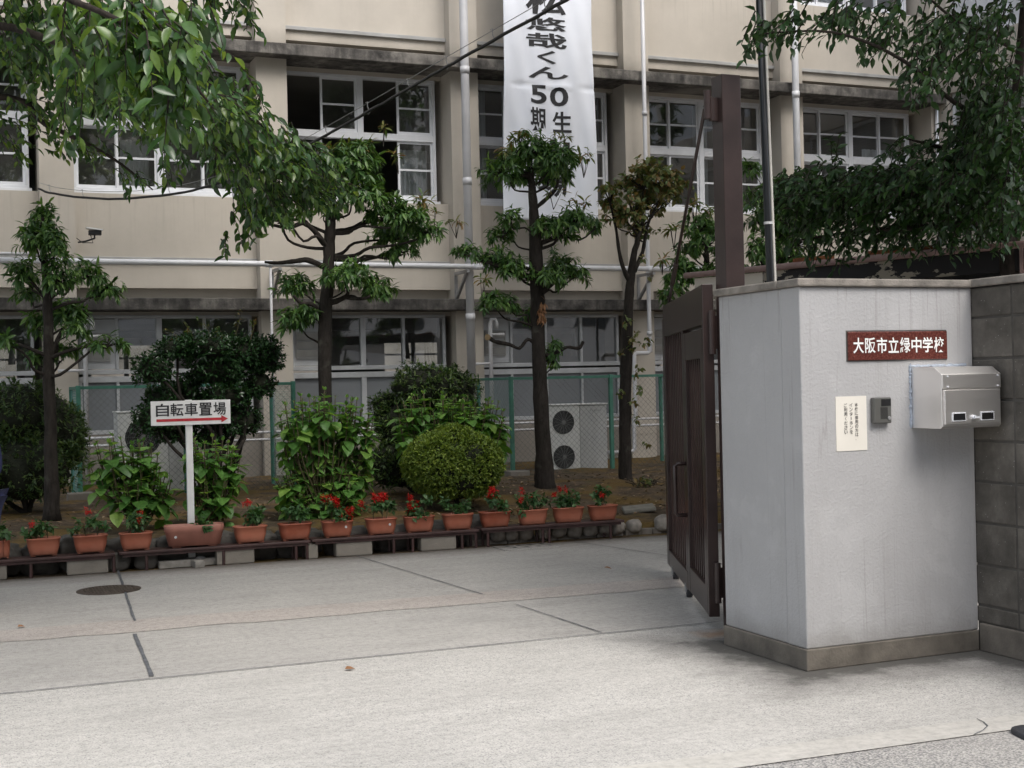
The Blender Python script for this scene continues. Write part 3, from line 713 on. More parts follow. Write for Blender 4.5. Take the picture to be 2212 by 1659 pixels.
# ------------------------------------------------------------------ lettering
def glyphs(chars, place, bold=0.0, thick=0.002):
    """place(i, ch) -> (u0, v0, u1, v1) box each character is fitted to; returns a mesh builder in (u, v, t)"""
    out = MB(); dg = bpy.context.evaluated_depsgraph_get
    for i, ch in enumerate(chars):
        c = bpy.data.curves.new('letter', 'FONT'); c.body = ch; c.offset = bold; c.resolution_u = 4
        o = bpy.data.objects.new('letter', c); COL.objects.link(o); bpy.context.view_layer.update()
        me = bpy.data.meshes.new_from_object(o.evaluated_get(dg()))
        vs = [v.co.copy() for v in me.vertices]; fs = [tuple(p.vertices) for p in me.polygons]
        bpy.data.objects.remove(o); bpy.data.curves.remove(c); bpy.data.meshes.remove(me)
        if not vs: continue
        x0, x1 = min(v.x for v in vs), max(v.x for v in vs); y0, y1 = min(v.y for v in vs), max(v.y for v in vs)
        u0, v0, u1, v1 = place(i, ch)
        w, h = max(x1-x0, 1e-4), max(y1-y0, 1e-4)
        out.add([(u0+(v.x-x0)/w*(u1-u0), v0+(v.y-y0)/h*(v1-v0), thick) for v in vs], fs)
    return out
def on_wall(g, O, ux, uz, un):                     # map (u, v, t) to the plane at O
    O, ux, uz, un = Vector(O), Vector(ux), Vector(uz), Vector(un)
    g.v = [tuple(O + ux*v[0] + uz*v[1] + un*v[2]) for v in g.v]; return g
FR = ((1, 0, 0), (0, 0, 1), (0, -1, 0))            # a wall that faces the camera side
SMALL = {'、': (.0, .55, .25, .85), 'ー': (.42, .1, .58, .9), 'く': (.25, .08, .75, .92)}
def attach(o, root):
    o.parent = root; o.matrix_parent_inverse = Matrix.Translation(-Vector(root.location)); return o
def thing(name, label, cat, loc, group=None):
    r = empty(name, label, cat, tuple(loc), group)
    def put(m, nm, mat, parent=None, **kw):
        o = m.build(nm, mat, None, **kw)
        return attach(o, r) if parent is None else link_parent(o, parent)
    return r, put
def link_parent(o, p): o.parent = p; return o

# ---- plaque, notice, intercom, letterbox on the pillar
a, b = onY(1829, 718, PY0), onY(2044, 776, PY0)
r, put = thing('school_nameplate', 'red granite nameplate with white brush characters on the gate pillar', 'sign', (a.x, PY0, b.z))
x0, x1, z0, z1 = a.x, b.x, 1.572, 1.722
put(MB().box((x0, PY0-.012, z0), (x1, PY0+.002, z1)), 'plate', M['granite'], bevel=.004)
put(MB().box((x0-.006, PY0-.003, z0-.004), (x1+.003, PY0+.001, z1+.006)), 'mortar_bed', M['mortar'])
n = 8; wch = (x1-x0-.045)/n
g = glyphs('大阪市立緑中学校', lambda i, c: (.024+i*wch+.004, .037, .024+(i+1)*wch-.004, .118), .018)
put(on_wall(g, (x0, PY0-.0125, z0), *FR), 'lettering', M['letter_white'])
a, b = onY(1804, 857, PY0), onY(1873, 972, PY0)
r, put = thing('paper_notice', 'cream paper notice with three columns of small characters beside the intercom', 'notice', (a.x, PY0, b.z))
put(MB().box((a.x, PY0-.003, b.z), (b.x, PY0-.0005, a.z)), 'sheet', M['paper'])
W, Hh = b.x-a.x, a.z-b.z; gs = MB()
for col, (txt, v0, v1) in enumerate((('本校に御用の方は、', .125, .83), ('インターホンを', .125, .70), ('ご利用ください', .125, .70))):
    n = len(txt); ch = (v1-v0)/n*Hh; uc = W*(.66-.175*col); s = ch*.86
    def pl(i, c, uc=uc, ch=ch, s=s, v0=v0):
        bx = SMALL.get(c, (0, 0, 1, 1)); top = Hh*(1-v0)-i*ch
        return (uc-s/2+s*bx[0], top-s*bx[3], uc-s/2+s*bx[2], top-s*bx[1])
    g = glyphs(txt, pl, .004); gs.add(g.v, g.f)
put(on_wall(gs, (a.x, PY0-.0032, b.z), *FR), 'lettering', M['letter_black'])
a, b = onY(1887, 859, PY0-.03), onY(1926, 914, PY0-.03)
r, put = thing('intercom', 'small grey intercom with speaker slots and round call button', 'intercom', (a.x, PY0, b.z))
w, h = b.x-a.x, a.z-b.z; yf = PY0-.034
body = put(MB().box((a.x, yf, b.z), (b.x, PY0-.001, a.z)), 'casing', M['ic_grey'], bevel=.007, seg=3)
put(MB().box((a.x+w*.40, yf-.0015, b.z+h*.67), (b.x-w*.05, yf+.002, a.z-h*.07)), 'camera_window', M['black'])
m = MB()
for i in range(8): m.box((a.x+w*(.36+.052*i), yf-.001, b.z+h*.17), (a.x+w*(.36+.052*i)+.0028, yf+.002, b.z+h*.62))
put(m, 'speaker_slots', M['black'])
put(MB().tube([(b.x-w*.16, yf+.002, b.z+h*.2), (b.x-w*.16, yf-.005, b.z+h*.2)], .0095, 16), 'button', M['galv'], bevel=.0015)

a = onY(1967, 797, PY0); yb = PY0-.002; D = .235
xL, xR = a.x, a.x + .385; zt, zb = 1.532, 1.212
r, put = thing('letterbox', 'stainless steel letterbox with sloped top beside the block wall', 'letterbox', (xL, PY0, zb))
yf = PY0-D; zc = zt-.018
prof = [(yb, zb), (yf+.012, zb), (yf, zb+.012), (yf, zc-.022), (yf+.055, zt-.004), (yb, zt)]
put(MB().prism([(xL, y, z) for y, z in prof], (xR-xL, 0, 0)), 'casing', M['steel'], bevel=.0025, fixn=True)
put(MB().box((xL+.004, yf-.006, zb+.205), (xR-.002, yf-.0005, zc-.024)), 'flap', M['steel'], bevel=.002)
door = put(MB().box((xL+.016, yf-.007, zb+.022), (xR-.012, yf-.0005, zb+.197)), 'door', M['steel'], bevel=.002)
m = MB()
for u in (.20, .68): m.box((xL+.385*u-.02, yf-.011, zb+.036), (xL+.385*u+.07, yf-.0072, zb+.082))
put(m, 'window_frame', M['alu'], door, bevel=.002)
m = MB()
for u in (.20, .68): m.box((xL+.385*u-.013, yf-.0125, zb+.042), (xL+.385*u+.063, yf-.0112, zb+.076))
put(m, 'window', M['black'], door)
put(MB().tube([(xL+.195, yf-.007, zb+.055), (xL+.195, yf-.02, zb+.055)], .011, 14).box((xL+.187, yf-.027, zb+.05), (xL+.222, yf-.0205, zb+.06)), 'latch', M['alu'], door)
m = MB()
for x in (xL+.035, xR-.022):
    for z in (zb+.215, zc-.034): m.tube([(x, yf-.0061, z), (x, yf-.010, z)], .0045, 8)
put(m, 'screw', M['alu'])
m = MB(); rs = random.Random(4); pts = []
for i in range(40): pts.append((xL-.006+rs.uniform(-.002, .002), PY0-.002, zb-.0+(.335)*i/39))
for i in range(40): pts.append((xL-.006+.37*i/39, PY0-.002, zt+.006+rs.uniform(-.0015, .003)))
put(MB().tube(pts, [.006+rs.uniform(-.0015, .0035) for _ in pts], 6), 'sealant', M['caulk'])

# ---- gate post, stay rod, gate leaf
q1 = onX(1572, 618, PX0+.24); PGX0, PGX1, PGY0, PGY1, PGZ = 4.205, 4.333, 6.755, 6.875, 3.285
r, put = thing('gate_post', 'tall square dark brown steel gate post behind the grey pillar', 'gate post', (4.27, 6.75, 0))
put(MB().box((PGX0, PGY0, 0), (PGX1, PGY1, PGZ)), 'post', M['brown'], bevel=.004)
m = MB().box((PGX0-.05, 6.80, PGZ-.27), (PGX0-.001, 6.83, PGZ-.13)); put(m, 'bracket', M['brown'], bevel=.003)
put(MB().tube([(PGX0-.065, 6.815, PGZ-.26), (PGX0-.065, 6.815, PGZ-.09)], .022, 12), 'pivot', M['brown'], bevel=.002)
GA = Vector((4.145, 6.90, 0)); GB = Vector((5.075, 9.06, 0)); gd = (GB-GA).normalized(); gn = Vector((-gd.y, gd.x, 0)); GL = (GB-GA).length
gz0, gz1 = .075, 2.06; N0, N1 = -.047, .018
r, put = thing('steel_gate', 'dark brown barred steel gate leaf standing open, with casters and a wicket door', 'gate', GA)
def gbox(m, u0, u1, z0, z1, n0, n1):
    c = GA + gd*(u0+u1)/2 + gn*(n0+n1)/2 + Vector((0, 0, (z0+z1)/2)); return m.obox(c, gd*(u1-u0)/2, gn*(n1-n0)/2, (0, 0, (z1-z0)/2))
uA, uB, uC = .055, 1.03, 1.04                      # near stile | wicket door | far panel
m = MB(); gbox(m, 0, uA-.006, gz0, gz1, N0, N1); gbox(m, GL-.13, GL, gz0, gz1-.10, N0, N1)
gbox(m, uA-.006, GL-.07, gz1-.24, gz1-.001, N0+.001, N1-.001); gbox(m, uC+.01, GL-.13, gz0, gz0+.12, N0+.001, N1-.001)
gbox(m, uC+.01, uC+.09, gz0+.12, gz1-.24, N0+.002, N1-.002)
put(m, 'frame', M['brown'], bevel=.004)
m = MB(); nb = 10
for i in range(nb):
    u = uC+.13 + (GL-.18-uC-.13)*i/(nb-1); gbox(m, u-.016, u+.016, gz0+.12, gz1-.24, N0+.012, N1-.022)
put(m, 'bars', M['brown'])
m = MB(); gbox(m, uA, uA+.10, gz0+.005, gz1-.262, N0+.002, N1-.0); gbox(m, uB-.12, uB, gz0+.005, gz1-.262, N0+.002, N1)
gbox(m, uA+.10, uB-.12, gz1-.44, gz1-.263, N0+.003, N1-.001); gbox(m, uA+.10, uB-.12, gz0+.006, gz0+.17, N0+.003, N1-.001)
wk = put(m, 'wicket_door', M['brown'], bevel=.004)
m = MB(); nb = 8
for i in range(nb):
    u = uA+.135 + (uB-uA-.285)*i/(nb-1); gbox(m, u-.014, u+.014, gz0+.16, gz1-.43, N0+.012, N1-.022)
put(m, 'bars', M['brown'], wk)
uw1 = uB
hp = lambda u, n, z: GA + gd*u + gn*n + Vector((0, 0, z))
put(MB().tube([hp(uw1-.04, N1-.002, .93), hp(uw1-.04, N1+.06, .93), hp(uw1-.04, N1+.075, .915), hp(uw1-.04, N1+.075, .60), hp(uw1-.04, N1+.06, .585), hp(uw1-.04, N1-.002, .585)], .014, 10), 'handle', M['brown'], wk, smooth=True)
for u in (GL-.35, uw1+.14):
    m = MB(); gbox(m, u-.02, u+.02, .06, gz0+.02, -.03, .01); gbox(m, u-.012, u+.05, .04, .1, -.04, -.033); gbox(m, u-.012, u+.05, .04, .1, .013, .02)
    cs = put(m, 'caster', M['galv'])
    put(MB().tube([hp(u+.03, -.03, .05), hp(u+.03, .01, .05)], .05, 18), 'caster_wheel', M['rubber'], cs, bevel=.006)
for z0, z1 in ((gz1-.42, gz1-.16), (.16, .40)):
    put(MB().tube([(4.172, 6.872, z0), (4.172, 6.872, z1)], .02, 12).box((4.18, 6.862, z0+.03), (4.204, 6.8745, z1-.03)), 'hinge', M['brown'], bevel=.002)
p0 = Vector((PGX0-.07, 6.84, PGZ-.20)); p1 = hp(GL-.11, -.01, gz1-.06)
r, put = thing('stay_rod', 'thin dark stay rod with turnbuckle slanting from the post top to the gate end', 'stay rod', p1)
f = lambda t: p0.lerp(p1, t)
put(MB().tube([f(0), f(.70)], .0115, 8), 'rod', M['brown'], smooth=True)
put(MB().tube([f(.70), f(.71), f(.72), f(.80), f(.81), f(.83)], [.012, .021, .017, .019, .021, .01], 8), 'turnbuckle', M['brown'], smooth=True)
put(MB().tube([f(.83), f(1.0)], .011, 8), 'rod', M['brown'], smooth=True)

# ---- flagpole and the cream conduit beside it
a, b = dep(1665, 640, 8.4), dep(1640, 0, 8.4)
base = Vector((a.x+ (a.x-b.x)/(a.z-b.z)*(0-a.z), a.y+(a.y-b.y)/(a.z-b.z)*(0-a.z), 0)); tip = a.lerp(b, 3.2)
r, put = thing('flagpole', 'glossy black flagpole rising behind the gate pillar', 'pole', base)
put(MB().tube([base, a, tip], [.026, .0235, .019], 16), 'pole', M['pole_black'], smooth=True)
c = dep(1659.5, 482, 8.4)
put(MB().tube([c-Vector((0, 0, .008)), c+Vector((0, 0, .008))], .0285, 16), 'clamp', M['white'])
off = R2*.0285
r, put = thing('cream_conduit', 'slim cream conduit clipped along the black flagpole', 'conduit', base+off*1.2)
put(MB().tube([base+off*1.25, a+off*1.12, tip+off], .0085, 10), 'tube', M['paper'], smooth=True)

# ---- shed roof behind the pillar
A, B = dep(1640, 577, 12.0), dep(2260, 527, 10.1); B.z = A.z = (A.z+B.z)/2
dv = (B-A).normalized(); nv = Vector((dv.y, -dv.x, 0)); 
if nv.dot(FW) < 0: nv = -nv
A2 = A - dv*.55; B2 = B + dv*4
r, put = thing('bicycle_shed', 'low shed with rusty roof edge, faded gutter and peeling black fascia behind the gate pillar', 'shed', (A.x, A.y, 0))
put(MB().tube([A2-dv*.3, B2], .028, 12), 'gutter', M['gutter'], smooth=True)
m = MB(); 
m.obox((A+B2)/2+nv*.06+Vector((0, 0, -.11)), (B2-A)/2, nv*.012, (0, 0, .085)); put(m, 'fascia', M['peel'])
m = MB(); m.obox((A2+A)/2-dv*.1+nv*.06+Vector((0, 0, -.11)), dv*.40, nv*.012, (0, 0, .08)); put(m, 'beam', M['stucco'])
m = MB().obox((A+B2)/2+nv*1.3+Vector((0, 0, .03)), (B2-A)/2, nv*1.25+Vector((0, 0, .05)), (0, 0, .012)); put(m, 'roof', M['rust'])
m = MB()
for u0, u1 in ((.35, .75), (1.1, 1.75), (2.5, 3.9), (4.3, 5.4)):
    m.obox(A+dv*(u0+u1)/2+nv*.03+Vector((0, 0, .045)), dv*(u1-u0)/2, nv*.02, (0, 0, .019))
put(m, 'roof_edge', M['rust'], bevel=.003)
m = MB(); m.bar(A+dv*2.42+nv*.03+Vector((0, 0, .0)), A+dv*2.42+nv*.03+Vector((0, 0, -.22)), .03, .02, dv); put(m, 'gutter_strap', M['gutter'])
m = MB()
for u in (.5, 3.0, 5.5):
    for k in (.3, 2.4): 
        p = A+dv*u+nv*k; m.tube([(p.x, p.y, 0), (p.x, p.y, A.z-.0)], .03, 8)
m.obox((A+B2)/2+nv*2.6+Vector((0, 0, -A.z/2)), (B2-A)/2, nv*.02, (0, 0, A.z/2)); m.obox((A+B2)/2+nv*1.3+Vector((0, 0, -.12)), (B2-A)/2, nv*1.2, (0, 0, .01))
put(m, 'frame', M['black'])

# ---- bicycle parking sign
g0 = onZ(408, 1219); SY = by(g0.x) + .205
a, b = onY(325, 864, SY), onY(498, 915, SY); x0, x1 = a.x, b.x; z0, z1 = b.z+.0, a.z-.012
zc = (z0+z1)/2; z0, z1 = zc-.104, zc+.104
xp = onY(411, 1000, SY).x
r, put = thing('parking_sign', 'white sign with black characters and red arrow on a white post', 'sign', (xp, SY, 0))
put(MB().box((x0, SY-.01, z0), (x1, SY+.008, z1)), 'board', M['white'], bevel=.002)
w, h = x1-x0, z1-z0; cw = (w*.90)/5
g = glyphs('自転車置場', lambda i, c: (w*.055+i*cw+.004, h*.37, w*.055+(i+1)*cw-.008, h*.90), .012)
put(on_wall(g, (x0, SY-.0115, z0), *FR), 'lettering', M['letter_black'])
g = MB().sheet([(w*.065, h*.155, .002), (w*.885, h*.155, .002), (w*.885, h*.265, .002), (w*.065, h*.265, .002)]).sheet([(w*.88, h*.06, .002), (w*.965, h*.21, .002), (w*.88, h*.36, .002)])
put(on_wall(g, (x0, SY-.0105, z0), *FR), 'arrow', M['letter_red'])
put(MB().box((xp-.028, SY+.0085, .06), (xp+.028, SY+.05, z1+.006)), 'post', M['white'], bevel=.003)
m = MB(); c = Vector((xp, SY-.09, .03))
m.obox(c, (.30, .02, 0), (-.002, .035, 0), (0, 0, .03)); m.obox(c+Vector((0, .03, .0)), (0.02, -.2, 0), (.04, .004, 0), (0, 0, .028)); put(m, 'base', M['wood'], bevel=.004)

# ---- overhead cable
pts = []
for px, py, D in ((84, 409, 16.9), (130, 421, 16.6), (215, 429, 16.1), (310, 427, 15.6), (400, 414, 15.1), (480, 393, 14.6), (560, 364, 14.1), (650, 322, 13.6), (740, 273, 13.0), (830, 222, 12.4), (915, 173, 11.8), (1000, 125, 11.2), (1110, 63, 10.5), (1222, 0, 9.8), (1340, -68, 9.1), (1500, -160, 8.3)): pts.append(dep(px, py, D))
r, put = thing('overhead_cable', 'black cable hung under a thin messenger wire, slanting across the school front', 'cable', pts[0])
def smooth_path(P, k=5):
    out = []
    for i in range(len(P)-1):
        p0, p1, p2, p3 = P[max(i-1, 0)], P[i], P[i+1], P[min(i+2, len(P)-1)]
        for j in range(k):
            t = j/k; out.append(.5*((2*p1)+(-p0+p2)*t+(2*p0-5*p1+4*p2-p3)*t*t+(-p0+3*p1-3*p2+p3)*t**3))
    return out + [P[-1]]
sp = smooth_path(pts)
rc = random.Random(2)
put(MB().tube([p+Vector((0, 0, rc.uniform(-.006, .006))) for p in sp], .0145, 8), 'cable', M['black'], smooth=True)
wire = [p+Vector((0, 0, .03+.075*abs(math.sin(i*.55)))) for i, p in enumerate(sp)]
put(MB().tube([p+Vector((0, 0, .085)) for p in sp], .0035, 5), 'messenger_wire', M['galv'])
m = MB()
for i in range(3, len(sp), 5):
    p = sp[i]; m.tube([p+Vector((0, 0, -.02)), p+RT*.02, p+Vector((0, 0, .05)), p+Vector((0, 0, .1)), p+RT*-.02+Vector((0, 0, .09))], .0045, 5)
put(m, 'hanger', M['galv'])

# ---- security camera
c = onY(204, 503, 18.05)
r, put = thing('security_camera', 'small black security camera with white top on the column, left of the upper classroom windows', 'camera', c)
put(MB().box((c.x-.075, c.y-.05, c.z-.03), (c.x+.085, c.y+.05, c.z+.03)), 'housing', M['black'], bevel=.006)
put(MB().obox((c.x+.0, c.y, c.z+.047), (.10, 0, -.012), (0, .065, 0), (0, 0, .008)), 'sunshield', M['white'])
put(MB().tube([(c.x+.0, c.y, c.z-.03), (c.x, c.y, c.z-.07), (c.x-.1, c.y+.1, c.z-.10), (c.x-.18, c.y+.24, c.z-.10)], .012, 8).tube([(c.x-.05, c.y, c.z-.03), (c.x-.02, c.y, c.z-.13), (c.x-.14, c.y+.1, c.z-.12), (c.x-.2, c.y+.24, c.z-.05)], .006, 6), 'arm', M['black'], smooth=True)

# ---- banner
BY = 17.86
def bpt(px, py): p = onY(px, py, BY); return p.x, p.z
bl, bt = bpt(1085, 470); br_, bz = bpt(1290, 480); tl, tz = bpt(1084, 0); trx, _ = bpt(1274, 0)
bx0, bx1 = tl, trx; zbot = 3.86 + 0.0; zbot = min(bt, bz); ztop = 9.4
def fold(x, z):
    u = (x-bx0)/(bx1-bx0)
    k = 1.0 + .6*math.exp(-((z-5.2)/1.0)**2)
    return BY + k*(.009*math.sin(9*u+1.7*z) + .008*math.sin(17*u-2.6*z+1) + .005*math.sin(31*u+5*z)) + .02*math.exp(-((z-5.82)/.03)**2)*math.sin(8*u) - .05
m = MB(); nx, nz = 70, 150
vs = []
for j in range(nz+1):
    z = zbot + (ztop-zbot)*j/nz
    for i in range(nx+1):
        u = i/nx; xr = bx1 + (br_-bx1)*max(0, min(1, (6.8-z)/(6.8-zbot))); xl = bx0 + (bl-bx0)*max(0, min(1, (6.8-z)/(6.8-zbot)))
        x = xl+(xr-xl)*u; vs.append((x, fold(x, z), z + (.05*u*u if j == 0 else 0)))
m.add(vs, [(j*(nx+1)+i, j*(nx+1)+i+1, (j+1)*(nx+1)+i+1, (j+1)*(nx+1)+i) for j in range(nz) for i in range(nx)])
r, put = thing('banner', 'long white hanging banner with black vertical characters down the school front', 'banner', (bx0, BY, zbot))
o = put(m, 'cloth', M['cloth'], smooth=True)
md = o.modifiers.new('thick', 'SOLIDIFY'); md.thickness = .002; md.offset = 0
D2 = lambda cx, cy: (1042.3+cx/3.361, cy/3.361)
BOX = {'松': (300, -95, 600, 125), '悠': (300, 118, 597, 242), '哉': (308, 236, 600, 366), 'く': (385, 368, 525, 474), 'ん': (322, 480, 612, 588),
       '5': (335, 618, 458, 762), '0': (482, 636, 610, 780), '期': (330, 782, 452, 962), '生': (498, 812, 635, 970), '出': (370, 1010, 640, 1180), '場': (390, 1215, 610, 1440)}
EXTRA = {'小': (300, -330, 600, -120)}
def bplace(i, c):
    b = {**BOX, **EXTRA}[c]; x0, z1 = bpt(*D2(b[0], b[1])); x1, z0 = bpt(*D2(b[2], b[3])); return (x0, z0, x1, z1)
g = glyphs('松悠哉くん50期生出場', bplace, .022)
# cut long strokes so the ink follows the cloth
bmg = bmesh.new(); meg = bpy.data.meshes.new('ink'); meg.from_pydata(g.v, [], g.f); bmg.from_mesh(meg); bpy.data.meshes.remove(meg)
for _ in range(3):
    es = [e for e in bmg.edges if e.calc_length() > .05]
    if es: bmesh.ops.subdivide_edges(bmg, edges=es, cuts=1)
    bmesh.ops.triangulate(bmg, faces=[f for f in bmg.faces if len(f.verts) > 4])
for v in bmg.verts: v.co = Vector((v.co.x, fold(v.co.x, v.co.y) - .006, v.co.y))
mm = MB(); bmg.verts.index_update(); mm.add([v.co for v in bmg.verts], [tuple(v.index for v in f.verts) for f in bmg.faces]); bmg.free()
put(mm, 'lettering', M['letter_black'])
put(MB().tube([(bx0-.1, BY-.05, ztop), (bx1+.1, BY-.05, ztop)], .02, 8), 'rod', M['white_pipe'])

# ---- fences round the air conditioners
def fence(label, X0, X1, Y, z0, z1, posts, back, tint, name='mesh_fence'):
    r, put = thing(name, label, 'fence', (X0, Y, 0), 'green mesh fences round the air conditioners')
    def wires(m, P0, d, L, pitch, phase=0):
        Hh = z1-z0-.06; n = int((L+Hh)/pitch)
        for i in range(n+1):
            for s in (1, -1):
                u0 = i*pitch - (Hh if s > 0 else 0); u1 = u0 + s*Hh if s > 0 else u0 - Hh
                u0_ = u0; a, b = (u0, 0.0), (u1, Hh)
                # clip to 0..L
                def clip(a, b):
                    (ua, va), (ub, vb) = a, b
                    for lim, sg in ((0, 1), (L, -1)):
                        if (ua-lim)*sg < 0 and (ub-lim)*sg < 0: return None
                        if (ua-lim)*sg < 0: t = (lim-ua)/(ub-ua); ua, va = lim, va+(vb-va)*t
                        if (ub-lim)*sg < 0: t = (lim-ub)/(ua-ub); ub, vb = lim, vb+(va-vb)*t
                    return (ua, va), (ub, vb)
                c = clip(a, b)
                if c:
                    (ua, va), (ub, vb) = c
                    if abs(ua-ub) > .01: m.tube([Vector(P0)+Vector(d)*ua+Vector((0, 0, z0+.03+va)), Vector(P0)+Vector(d)*ub+Vector((0, 0, z0+.03+vb))], .0017, 3, cap=False)
    m = MB(); wires(m, (X0, Y, 0), (1, 0, 0), X1-X0, .075); put(m, 'mesh_panel', tint)
    for xb_ in back:
        m = MB(); wires(m, (xb_, Y+.02, 0), (0, 1, 0), 1.15, .06); put(m, 'mesh_panel', M['mesh_green'])
    for x in posts: put(MB().box((x-.025, Y-.03, z0-.12), (x+.025, Y+.02, z1+.01)), 'post', M['fence_green'], bevel=.003)
    for xb_ in back: put(MB().box((xb_-.02, Y+1.15, z0-.1), (xb_+.02, Y+1.19, z1)), 'post', M['fence_green'])
    m = MB(); m.box((X0, Y-.018, z1-.035), (X1, Y+.012, z1)).box((X0, Y-.018, z0), (X1, Y+.012, z0+.03))
    for xb_ in back: m.box((xb_-.015, Y+.021, z1-.035), (xb_+.015, Y+1.149, z1)).box((xb_-.015, Y+.021, z0), (xb_+.015, Y+1.149, z0+.03))
    put(m, 'rail', M['fence_green'], bevel=.002)
FY = 16.1
fx = lambda px, py=900: onY(px, py, FY).x
zt = onY(1200, 813, FY).z; zb = onY(1200, 1032, FY).z
fence('green mesh fence on the left, behind the parking sign', fx(168), fx(634), FY, zb, zt, [fx(170), fx(400), fx(634)], [fx(172), fx(632)], M['mesh_grey'])
fence('green mesh fence on the right, round the twin fan air conditioner', fx(1105), fx(1520), FY, zb, zt, [fx(1105), fx(1320), fx(1518)], [fx(1105), fx(1517)], M['mesh_grey'])
for px, lb in ((170, 'concrete fence footing beside the dark hedge on the left'), (1110, 'concrete fence footing beside the round clipped shrub')):
    p = onY(px, 1040, FY)
    o = MB().box((p.x-.14, FY-.22, .16), (p.x+.14, FY-.04, .355)).build('fence_footing', M['cblock'], None, bevel=.012); tag(o, lb, 'footing')

def aircon(label, x0, y0, w, d, z0, z1, fans, dark=.6):
    r, put = thing('air_conditioner', label, 'air conditioner', (x0, y0, z0), 'outdoor air conditioner units')
    xs = x0+w*dark
    put(MB().box((x0, y0, z0), (xs-.002, y0+d, z1)), 'fan_casing', M['ac'], bevel=.006)
    put(MB().box((xs+.002, y0+.004, z0), (x0+w, y0+d, z1-.002)), 'side_casing', M['ac_grey'], bevel=.006)
    put(MB().box((x0-.012, y0-.012, z1+.001), (x0+w+.012, y0+d+.01, z1+.022)), 'top_cover', M['ac'], bevel=.006)
    xc = (x0+xs)/2
    for (zc, rad) in fans:
        fo = put(MB().tube([(xc, y0+.02, zc), (xc, y0-.006, zc)], rad, 40), 'fan', M['black'])
        m = MB()
        for k in range(1, 9): 
            rr_ = rad*k/8.6
            m.tube([(xc+rr_*math.cos(t*math.pi/16), y0-.012, zc+rr_*math.sin(t*math.pi/16)) for t in range(33)], .0016, 3, cap=False)
        for k in range(8): 
            a = math.pi*k/8+.35; m.tube([(xc-rad*math.cos(a), y0-.014, zc-rad*math.sin(a)), (xc+rad*math.cos(a), y0-.014, zc+rad*math.sin(a))], .0022 if k % 2 else .0032, 4)
        m.tube([(xc, y0-.012, zc), (xc, y0-.022, zc)], rad*.17, 16)
        put(m, 'fan_grille', M['alu_dark'], fo)
    g = glyphs('YAMAHA', lambda i, c: (i*.03, 0, i*.03+.022, .03), .01)
    put(on_wall(g, (xs+w*(1-dark)*.38, y0-.001, z1-.09), *FR), 'lettering', M['galv'])
AY = 16.5
a = onY(1180, 876, AY); b = onY(1314, 1034, AY); zt_ = onY(1230, 876, AY).z
aircon('large pale air conditioner with two stacked fans behind the right mesh fence', a.x, AY, b.x-a.x, .4, .26, zt_, [(onY(1222, 912, AY).z, .16), (onY(1222, 987, AY).z, .16)], .545)
a = onY(253, 893, AY); b = onY(470, 1030, AY)
aircon('air conditioner with one fan half hidden by hydrangeas behind the left mesh fence', a.x, AY, .95, .4, .26, a.z, [(onY(312, 945, AY).z, .21)], .62)
# ------------------------------------------------------------------ benches, blocks, planters
BZ = .165; BD = .21
bdir = Vector((1, -.04, 0)).normalized(); bn = Vector((.04, 1, 0)).normalized()
def bp(x, back=0.0, z=0.0): return Vector((x, by(x), z)) + bn*back
bx = lambda px, py: onZ(px, py, 0.02).x
def fx_b(px, z=BZ):                                    # bench-front x seen at a photograph column
    d = ray(px, 1150); k = by(0)/(d.y+.04*d.x); return d.x*k
benches = [(-1.15, 248, (65, 245)), (256, 671, (316, 483, 640, 664)), (674, 1036, (852, 893, 1000, 1030)), (1040, 1350, (1056, 1175, 1189, 1322))]
bl_ = ['low brown bench at the left edge under the first three small planters', 'low brown bench under the long faded planter and the parking sign', 'low brown bench in front of the round clipped shrub and central hydrangea', 'low brown bench at the right end, above the river stones']
for i, (p0, p1, legs) in enumerate(benches):
    x0 = p0 if p0 < 0 else fx_b(p0); x1 = fx_b(p1); dz = .004*i
    r, put = thing('low_bench', bl_[i], 'bench', bp((x0+x1)/2), 'low brown benches carrying the planters')
    m = MB()
    for k in range(2):
        a = bp(x0, .05+k*.108, BZ-.014+dz); b = bp(x1, .05+k*.108, BZ-.014+dz); m.bar(a, b, .1, .024)
    put(m, 'seat', M['bench'], bevel=.006)
    for px in ([65] if i == 0 else []) + list(legs[1:] if i == 0 else legs):
        x = fx_b(px)
        for back in (.03, .18):
            put(MB().tube([bp(x+.0, back, 0), bp(x, back, BZ-.027+dz)], .0135, 10), 'leg', M['bench'])
    m = MB()
    m.bar(bp(x0+.03, .025, BZ-.037+dz), bp(x1-.03, .025, BZ-.037+dz), .018, .02); put(m, 'rail', M['bench'])
for px0, px1, lb in ((-60, 13, 'concrete block under the bench at the left edge of the photo'), (143, 233, 'wide concrete block under the bench below the first planters'), (468, 550, 'chipped concrete block under the bench right of the sign base'), (664, 688, 'narrow concrete block on end under the middle bench'), (727, 806, 'concrete block under the middle bench, left of the two wide ones'), (911, 988, 'concrete block under the middle bench, nearest the round shrub')):
    x0, x1 = fx_b(px0), fx_b(px1); m = MB()
    c = bp((x0+x1)/2, .09, .066); m.obox(c, bdir*(x1-x0)/2, bn*.06, (0, 0, .066))
    tag(m.build('concrete_block', M['cblock'], None, bevel=.012), lb, 'concrete block', 'concrete blocks propping the benches')
